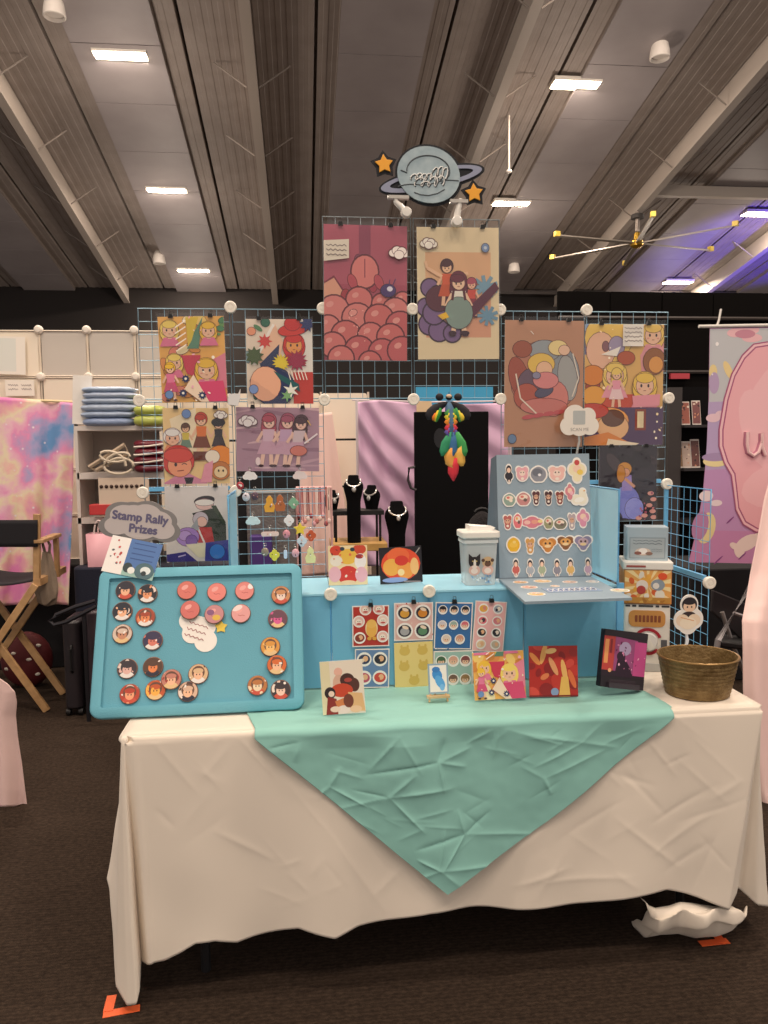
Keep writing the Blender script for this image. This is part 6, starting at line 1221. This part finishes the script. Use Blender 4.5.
# ================================================================== RIGHT SIDE
# black partition and card shelf
t = thing('black_partition', 'tall black panelled partition behind the right side of the rack', 'partition', (at(558, 300, Y=8.6).x, 8.6, 0))
x0 = at(558, 300, Y=8.6).x; ztp = at(650, 292, Y=8.6).z
for k in range(7): ob('panel', MB().box(k*.62, k*.62+.605, 0, .04, 0, ztp), mat('#0c0908', .9, spec=.1), t)
for q in (318, 372): ob('rail', MB().tube([(0, -.03, at(650, q, Y=8.57).z), (4.3, -.03, at(650, q, Y=8.57).z)], .022), mat('#3a3330', .5), t)
a, b = at(668, 385, Y=5.6), at(712, 640, Y=5.6)
t = thing('card_shelf', 'black display shelf of cards beside the purple banner', 'shelf', (a.x, 5.6, 0)); W_ = b.x-a.x+.1
ob('back_panel', MB().box(0, W_, .2, .22, 0, a.z), mat('#0a0809', .8, spec=.15), t); ob('side_panel', MB().box(0, .1, -.03, .2, 0, a.z-.02), mat('#3a3432', .6), t)
SHZ = [at(690, q, Y=5.6).z for q in (425, 468, 520)]
for z_ in SHZ: ob('shelf_board', MB().box(.1, W_, -.08, .2, z_-.02, z_), mat('#2a2526', .6), t)
for k, (x_, y0, y1, row, c, lb) in enumerate(((681, 398, 424, 0, '#b8a6a8', 'slim grey card, first on the upper row of the black shelf'), (689, 400, 424, 0, '#9a5848', 'rust coloured card, second on the upper row of the black shelf'), (700, 399, 424, 0, '#7a4a48', 'plum and brown card, third on the upper row of the black shelf'), (682, 446, 467, 1, '#8a6a4a', 'brown card, first on the lower row of the black shelf'), (690, 440, 467, 1, '#c0a898', 'pale card with dark figure, second on the lower row of the black shelf'), (699, 438, 467, 1, '#6a4038', 'dark red card, third on the lower row of the black shelf'))):
    a, b = at(x_-4, y0, Y=5.58), at(x_+4, y1, Y=5.58); z0 = SHZ[row]
    tt = thing('display_card', lb, 'card', Matrix.Translation(((a.x+b.x)/2, 5.62, z0+.001)) @ Matrix.Rotation(-.16, 4, 'X'), 'cards on the black shelf'); hw_ = (b.x-a.x)/2; hh = a.z-b.z
    ob('card', MB().box(-hw_, hw_, 0, .006, 0, hh), mat('#d8cdc2', .5), tt); I = Ink(hh/(2*hw_), None, c); I.scatter(8, ['#3a2428', '#c88a6a', '#e0cdb8', '#5a2f38'], .08, .2); mm = I.mesh(hw_*1.8, -hw_*.9, .01, 0); mm.v = [(x, -.0006-z_*2, y) for x, y, z_ in mm.v]; ob('picture', mm, INK, tt)
a, b = at(675, 372.5, Y=8.4), at(694, 378, Y=8.4)
tag(ob('red_sign', MB().box(a.x, b.x, 8.5, 8.54, b.z, a.z), mat('#b03a44', .5)), 'small red sign on the black partition', 'sign')
# purple banner
YBN = 3.6
M, w_, h_ = frame((709, 329), (900, 326), (709, 567), Vector((0, YBN, 1)), NF)
t = thing('purple_banner', 'lilac and pink printed banner with a large pink plaque at the far right', 'banner', M)
Mi_ = M.inverted()
def uv(px, py): q = Mi_ @ hit(px, py, Vector((0, YBN, 1)), NF); return (q.x/w_+.5, q.y/w_)
a = h_/w_; wid = lambda n_: n_/190
I = Ink(a, [(-.12, 0), (1, 0), (1, a), (-.12, a)], None)
LEFT = [(710, 328), (709, 400), (707, 450), (703.5, 490), (697, 530), (689, 562)]
poly = [uv(*q) for q in LEFT]+[uv(900, 567), uv(900, 326)]
I.poly([uv(710, 328), uv(709, 400), uv(707, 440), uv(900, 430), uv(900, 326)], '#c2c2c4')
I.poly([uv(708.5, 402), uv(707, 440), uv(704, 485), uv(900, 470), uv(900, 395)], '#b8a2c6')
I.poly([uv(705, 470), uv(703.5, 490), uv(697, 530), uv(689, 562), uv(900, 567), uv(900, 460)], '#c094bf')
I.poly([uv(697, 530), uv(689, 562), uv(900, 567), uv(900, 535)], '#c589b3')
def E(px, py, rx, ry, c, rot=0): x, y = uv(px, py); I.ell(x, y, wid(rx), wid(ry), c, rot)
for q in ((745, 330, 14, 5), (752, 338, 10, 4), (735, 333, 8, 4)): E(*q, '#e9b8bc')
E(745, 334, 10, 4, '#c98a9a'); E(717, 344, 1.6, 1.8, '#f2ecea'); E(713, 372, 4, 7, '#e6cf94'); E(714, 383, 5, 10, '#b8a0c0'); E(728, 370, 3.5, 9, '#e9cf94', 25)
for q in ((713, 418, 7, 4), (720, 415, 5, 4)): E(*q, '#e6c4cc')
E(716, 461, 13, 5.5, '#ead9a0'); E(716, 457, 14, 4, '#a890b4'); E(706, 528, 9, 15, '#e8d79c', -14); E(700, 526, 8, 14, '#b884ac', -14); E(706, 496, 7, 5, '#ead9dc'); E(716, 503, 6, 3, '#ead9dc'); E(747, 543, 13, 7, '#ecd8cf', 25); E(739, 551, 5, 7, '#ecd8cf', 20); E(758, 538, 6, 5, '#ecd8cf'); E(734, 546, 5, 3, '#ecd8cf', -30)
for q in ((730, 520, 5, .8), (718, 560, 6, .8), (742, 556, 5, .8)): E(*q, '#8a4a86', 40)
for _ in range(26): E(R.uniform(712, 890), R.uniform(335, 560), .9, .9, '#e9dfe4')
def plaque(grow, col):
    pts = []; base = [(768, 345), (755, 347), (744, 358), (734, 376), (727, 400), (722, 430), (722, 446), (727, 462), (734, 474), (736, 490), (738, 508), (745, 522), (757, 529), (775, 531), (860, 531), (895, 500), (895, 380), (860, 345)]
    cx, cy = 815, 440
    for x_, y_ in base:
        d = math.hypot(x_-cx, y_-cy); pts.append(uv(x_+(x_-cx)/d*grow, y_+(y_-cy)/d*grow))
    I.poly(pts, col)
for g, c in ((4, '#a8587c'), (2.6, '#eec0c4'), (0.2, '#a8587c'), (-1.2, '#ecb0b6')): plaque(g, c)
for q in ((790, 390, 50, 30, 40), (800, 480, 60, 25, 10), (760, 430, 18, 40, 20)): E(*q[:4], '#f0bcc0', q[4])
mb_ = I.mesh(w_, -w_/2, 0, .001); 
# the cloth itself follows the same curved left edge
ob('cloth', MB().prism([(x_*w_-w_/2, y_*w_) for x_, y_ in poly], -.004, .0005), mat('#b07ea4', .7), t)
ob('picture', mb_, INKC, t)
ux, uy = uv(759, 470); ou = [(746, 432), (745.5, 444), (747, 452), (752, 455.5), (757, 452), (760, 443), (760.5, 433), (760.5, 446), (764, 455)]
U = MB().tube([(uv(*q)[0]*w_-w_/2, uv(*q)[1]*w_, .004) for q in ou], .0145, 8); ob('letter_u', U, mat('#b8788c', .6), t)
U = MB().tube([(uv(*q)[0]*w_-w_/2, uv(*q)[1]*w_, .012) for q in ou], .0095, 8); ob('letter_fill', U, mat('#edc6c4', .6), t)
a, b = at(702, 325.5, Y=YBN-.03), at(900, 322, Y=YBN-.03)
tt = thing('banner_stand', 'white rod and black stand carrying the purple banner', 'stand', (b.x-.4, YBN+.04, 0)); og = Vector((b.x-.4, YBN+.04, 0))
ob('top_rod', MB().tube([Vector((a.x, YBN+.0, a.z))-og, Vector((b.x, YBN, b.z))-og], .008, 8), mat('#d8d2ca', .4), tt)
ob('pole', MB().tube([(0, 0.03, 0), (0, .03, a.z)], .014, 8).tube([(0, 0.03, a.z), (0, -.04, a.z)], .01), BLACK, tt)
ob('tie', MB().tube([Vector((at(717, 326, Y=YBN).x, YBN, at(717, 326, Y=YBN).z))-og, at(719, 320, Y=YBN)-og, at(721, 309, Y=YBN)-og], .005), mat('#e3ddd5', .5), tt)
# folding chair
t = thing('folding_chair', 'black folding chair with grey tube frame behind the pink tablecloth', 'chair', (at(742, 690, Y=3.7).x, 3.7, 0)); og = Vector((at(742, 690, Y=3.7).x, 3.7, 0))
GT = mat('#8d898a', .4, .2)
def pp(px, py, Y): return at(px, py, Y=Y)-og
ob('back_tube', MB().tube([pp(772, 571, 3.62), pp(759, 575, 3.6), pp(753, 582, 3.58), pp(718, 640, 3.5), (pp(700, 690, 3.5).x, 3.46-3.7, .02)], .015, 8), GT, t)
ob('cross_leg', MB().tube([pp(722, 612, 3.75), pp(733, 646, 3.75), pp(748, 680, 3.75), (pp(770, 730, 3.75).x, .05, .02)], .012, 8), mat('#a7a09c', .35, .6), t)
ob('seat', MB().add([pp(718, 641, 3.52), pp(775, 648, 3.52), pp(775, 640, 3.9), pp(724, 634, 3.9)]+[q_-Vector((0, 0, .03)) for q_ in (pp(718, 641, 3.52), pp(775, 648, 3.52), pp(775, 640, 3.9), pp(724, 634, 3.9))], [(0, 1, 2, 3), (7, 6, 5, 4), (0, 4, 5, 1), (1, 5, 6, 2), (2, 6, 7, 3), (3, 7, 4, 0)]), BLACK, t, bevel=.008)
ob('backrest', MB().add([pp(713, 590, 3.78), pp(752, 606, 3.78), pp(750, 648, 3.78), pp(712, 612, 3.78)]+[q_+Vector((0, .025, 0)) for q_ in (pp(713, 590, 3.78), pp(752, 606, 3.78), pp(750, 648, 3.78), pp(712, 612, 3.78))], [(3, 2, 1, 0), (4, 5, 6, 7), (0, 1, 5, 4), (1, 2, 6, 5), (2, 3, 7, 6), (3, 0, 4, 7)]), mat('#2a2426', .8), t, bevel=.008)
ob('rear_leg', MB().tube([pp(768, 640, 3.95), (pp(790, 700, 3.95).x, .3, .02)], .012, 8), GT, t)
ob('bracket', MB().tube([pp(734, 613, 3.54), pp(743, 616, 3.56), pp(748, 615, 3.58)], .009, 6), mat('#c9c0bc', .3, .6), t)
# pink tablecloth at the right
PR_ = [(772, 470), (764, 500), (758, 535), (750, 575), (746, 600), (742, 621), (742.5, 640), (743, 690), (747, 745), (754, 790), (764, 816)]
def rp(u, v):
    p = poly_at(PR_, v); return (p[0]+130*u, p[1]+(0 if v < .45 else (9*u if v < .6 else 6*u)))
def rd(u, v): return 3.02+(.22*(1-v/.5) if v < .5 else -.0)-.10*max(0, v-.5)*2*.9+.02*math.sin(u*24+v*3)*(.3+v)
drape(rp, rd, 'pink_tablecloth', mat('#f1cfc8', .85, 0, (160, .06)), 'pale pink cloth draped over the neighbouring table at the far right', 'tablecloth', 60, 80)
# ================================================================== JEWELLERY BEHIND THE KEYCHAIN PANEL
t = thing('dark_table', 'dark covered table behind the keychain panel', 'table', (-.02, 3.5, 0)); ob('cover', MB().rbox(-.42, .30, -.12, .185, 0, .88, .03), mat('#16141c', .85), t)
JZ = .88
a, b = at(246, 493, Y=3.5), at(296, 532, Y=3.5)
t = thing('mesh_basket', 'grey mesh box behind the keychains', 'basket', ((a.x+b.x)/2, 3.55, JZ)); hw_ = (b.x-a.x)/2; hh = a.z-JZ
ob('mesh_sides', MB().rbox(-hw_, hw_, -.05, .05, .0, hh, .01), mat('#6f6866', .6, 0, (90, .6)), t); ob('rim', MB().tube([(-hw_, -.05, hh), (hw_, -.05, hh), (hw_, .05, hh), (-hw_, .05, hh)], .006, 6, None, True), mat('#aaa4a0', .4), t)
a, b = at(250, 536, Y=3.44), at(272, 550, Y=3.44)
tag(ob('purple_box', MB().rbox(a.x, b.x, 3.42, 3.50, JZ, max(a.z, JZ+.06), .004), mat('#4a2f78', .6), bevel=.004), 'small purple box behind the bottom of the keychain panel', 'box')
a, b = at(236, 467, Y=3.63), at(300, 492, Y=3.63)
t = thing('black_stand', 'black backing board behind the upper keychains', 'stand', ((a.x+b.x)/2, 3.645, JZ)); hw_ = (b.x-a.x)/2
ob('board', MB().box(-hw_, hw_, 0, .015, 0, a.z-JZ), mat('#131114', .8), t); ob('foot', MB().box(-hw_, hw_, -.03, .035, 0, .012), mat('#131114', .8), t)
a, b = at(296, 488, Y=3.52), at(331, 488, Y=3.52)
t = thing('necklace_bar', 'pale pink bar of hanging necklaces right of the keychains', 'rack', ((a.x+b.x)/2, 3.52, JZ)); hw_ = (b.x-a.x)/2
ob('top_bar', MB().tube([(-hw_, 0, a.z-JZ), (hw_, 0, a.z-JZ)], .008), mat('#e6b7b4', .4), t)
for sx in (-1, 1): ob('post', MB().tube([(sx*hw_, 0, 0), (sx*hw_, 0, a.z-JZ)], .006), mat('#d8aaa8', .4), t)
words = ['first', 'second', 'third', 'fourth', 'fifth', 'sixth', 'seventh', 'eighth', 'ninth', 'tenth', 'eleventh']
cols = ['#e3a6a6', '#b45a5c', '#f0d0c8', '#8a3a3e', '#e8b8b0', '#d9948c', '#f2dcd4', '#a84a50', '#e0a8b0', '#c87a74', '#f0cfc4']
for k in range(11):
    x = a.x+.012+(b.x-a.x-.024)*k/10; L_ = .12+.05*((k*7) % 4)/4
    tt = thing('hanging_necklace', '%s hanging necklace from the left on the pale pink bar' % words[k], 'necklace', (x, 3.512, a.z-L_), 'necklaces on the pale pink bar')
    ob('chain', MB().tube([(-.005, 0, 0), (-.003, 0, L_), (.003, 0, L_+.004), (.005, 0, 0)], .0028, 5), mat(cols[k], .35), tt); ob('pendant', MB().ball((0, 0, -.008), .01, .006, .013, 10, 6), mat(cols[(k+3) % 11], .3), tt)
# ================================================================== MORE OF THE BACKGROUND
a, b = at(-20, 600, Y=5.45), at(92, 600, Y=5.45)
tag(ob('table_cover', MB().rbox(a.x-.6, b.x, 5.42, 5.72, .0, .72, .03), mat('#100d10', .9), bevel=.01), 'black table cover on the floor behind the tie-dye cloth', 'table cover')
a = at(692, 600, Y=4.5)
tag(ob('table_cover', MB().rbox(a.x, a.x+1.9, 4.5, 5.1, .0, .72, .03), mat('#100d10', .9), bevel=.01), 'black table cover low behind the folding chair at the right', 'table cover')
for lb, tl, tr, bl, dr in (('white paper sheet on the upper panel at the left edge', (-6, 336), (25, 337), (-6, 374), None), ('small white sheet of faint line drawings above the tie-dye cloth', (5, 380), (34, 380), (5, 396), 1)):
    def dr_(I, dr=dr):
        I.rect(0, 0, 1, I.asp, '#f0e8da')
        if dr: I.hand(.27, I.asp*.55, .34, I.asp*.5, '#a89c94', 2); I.hand(.73, I.asp*.55, .34, I.asp*.5, '#a89c94', 2)
        else: I.rect(.02, .1, .7, I.asp-.06, '#dfe0d6')
    sheet('paper_sheet', lb, 'paper', 'papers on the white panel rack', tl, tr, bl, Vector((0, 5.77, 0)), NF, dr_)
M, w_, h_ = frame((73, 375), (92, 376), (74, 424), Vector((0, 4.86, 0)), NF)
t = thing('white_card', 'blank white card standing behind the pale blue folded packs', 'card', M); ob('card', MB().box(-w_/2, w_/2, 0, h_, 0, .004), WHITE, t)
p = at(234, 398, Y=YG-.03)
t = thing('clear_clip', 'jagged clear white clip beside the top left prints', 'clip', p)
ob('body', MB().prism([(-.02, -.022), (.012, -.026), (.02, -.005), (.022, .03), (.014, .012), (.002, .016), (-.006, .012), (-.016, .016)], -.006, .006, RX), mat('#e3dfdc', .2), t)
ob('hook', MB().tube([(0, .004, .0), (0, .022, .006), (0, .026, -.004)], .003, 6), mat('#e3dfdc', .2), t)
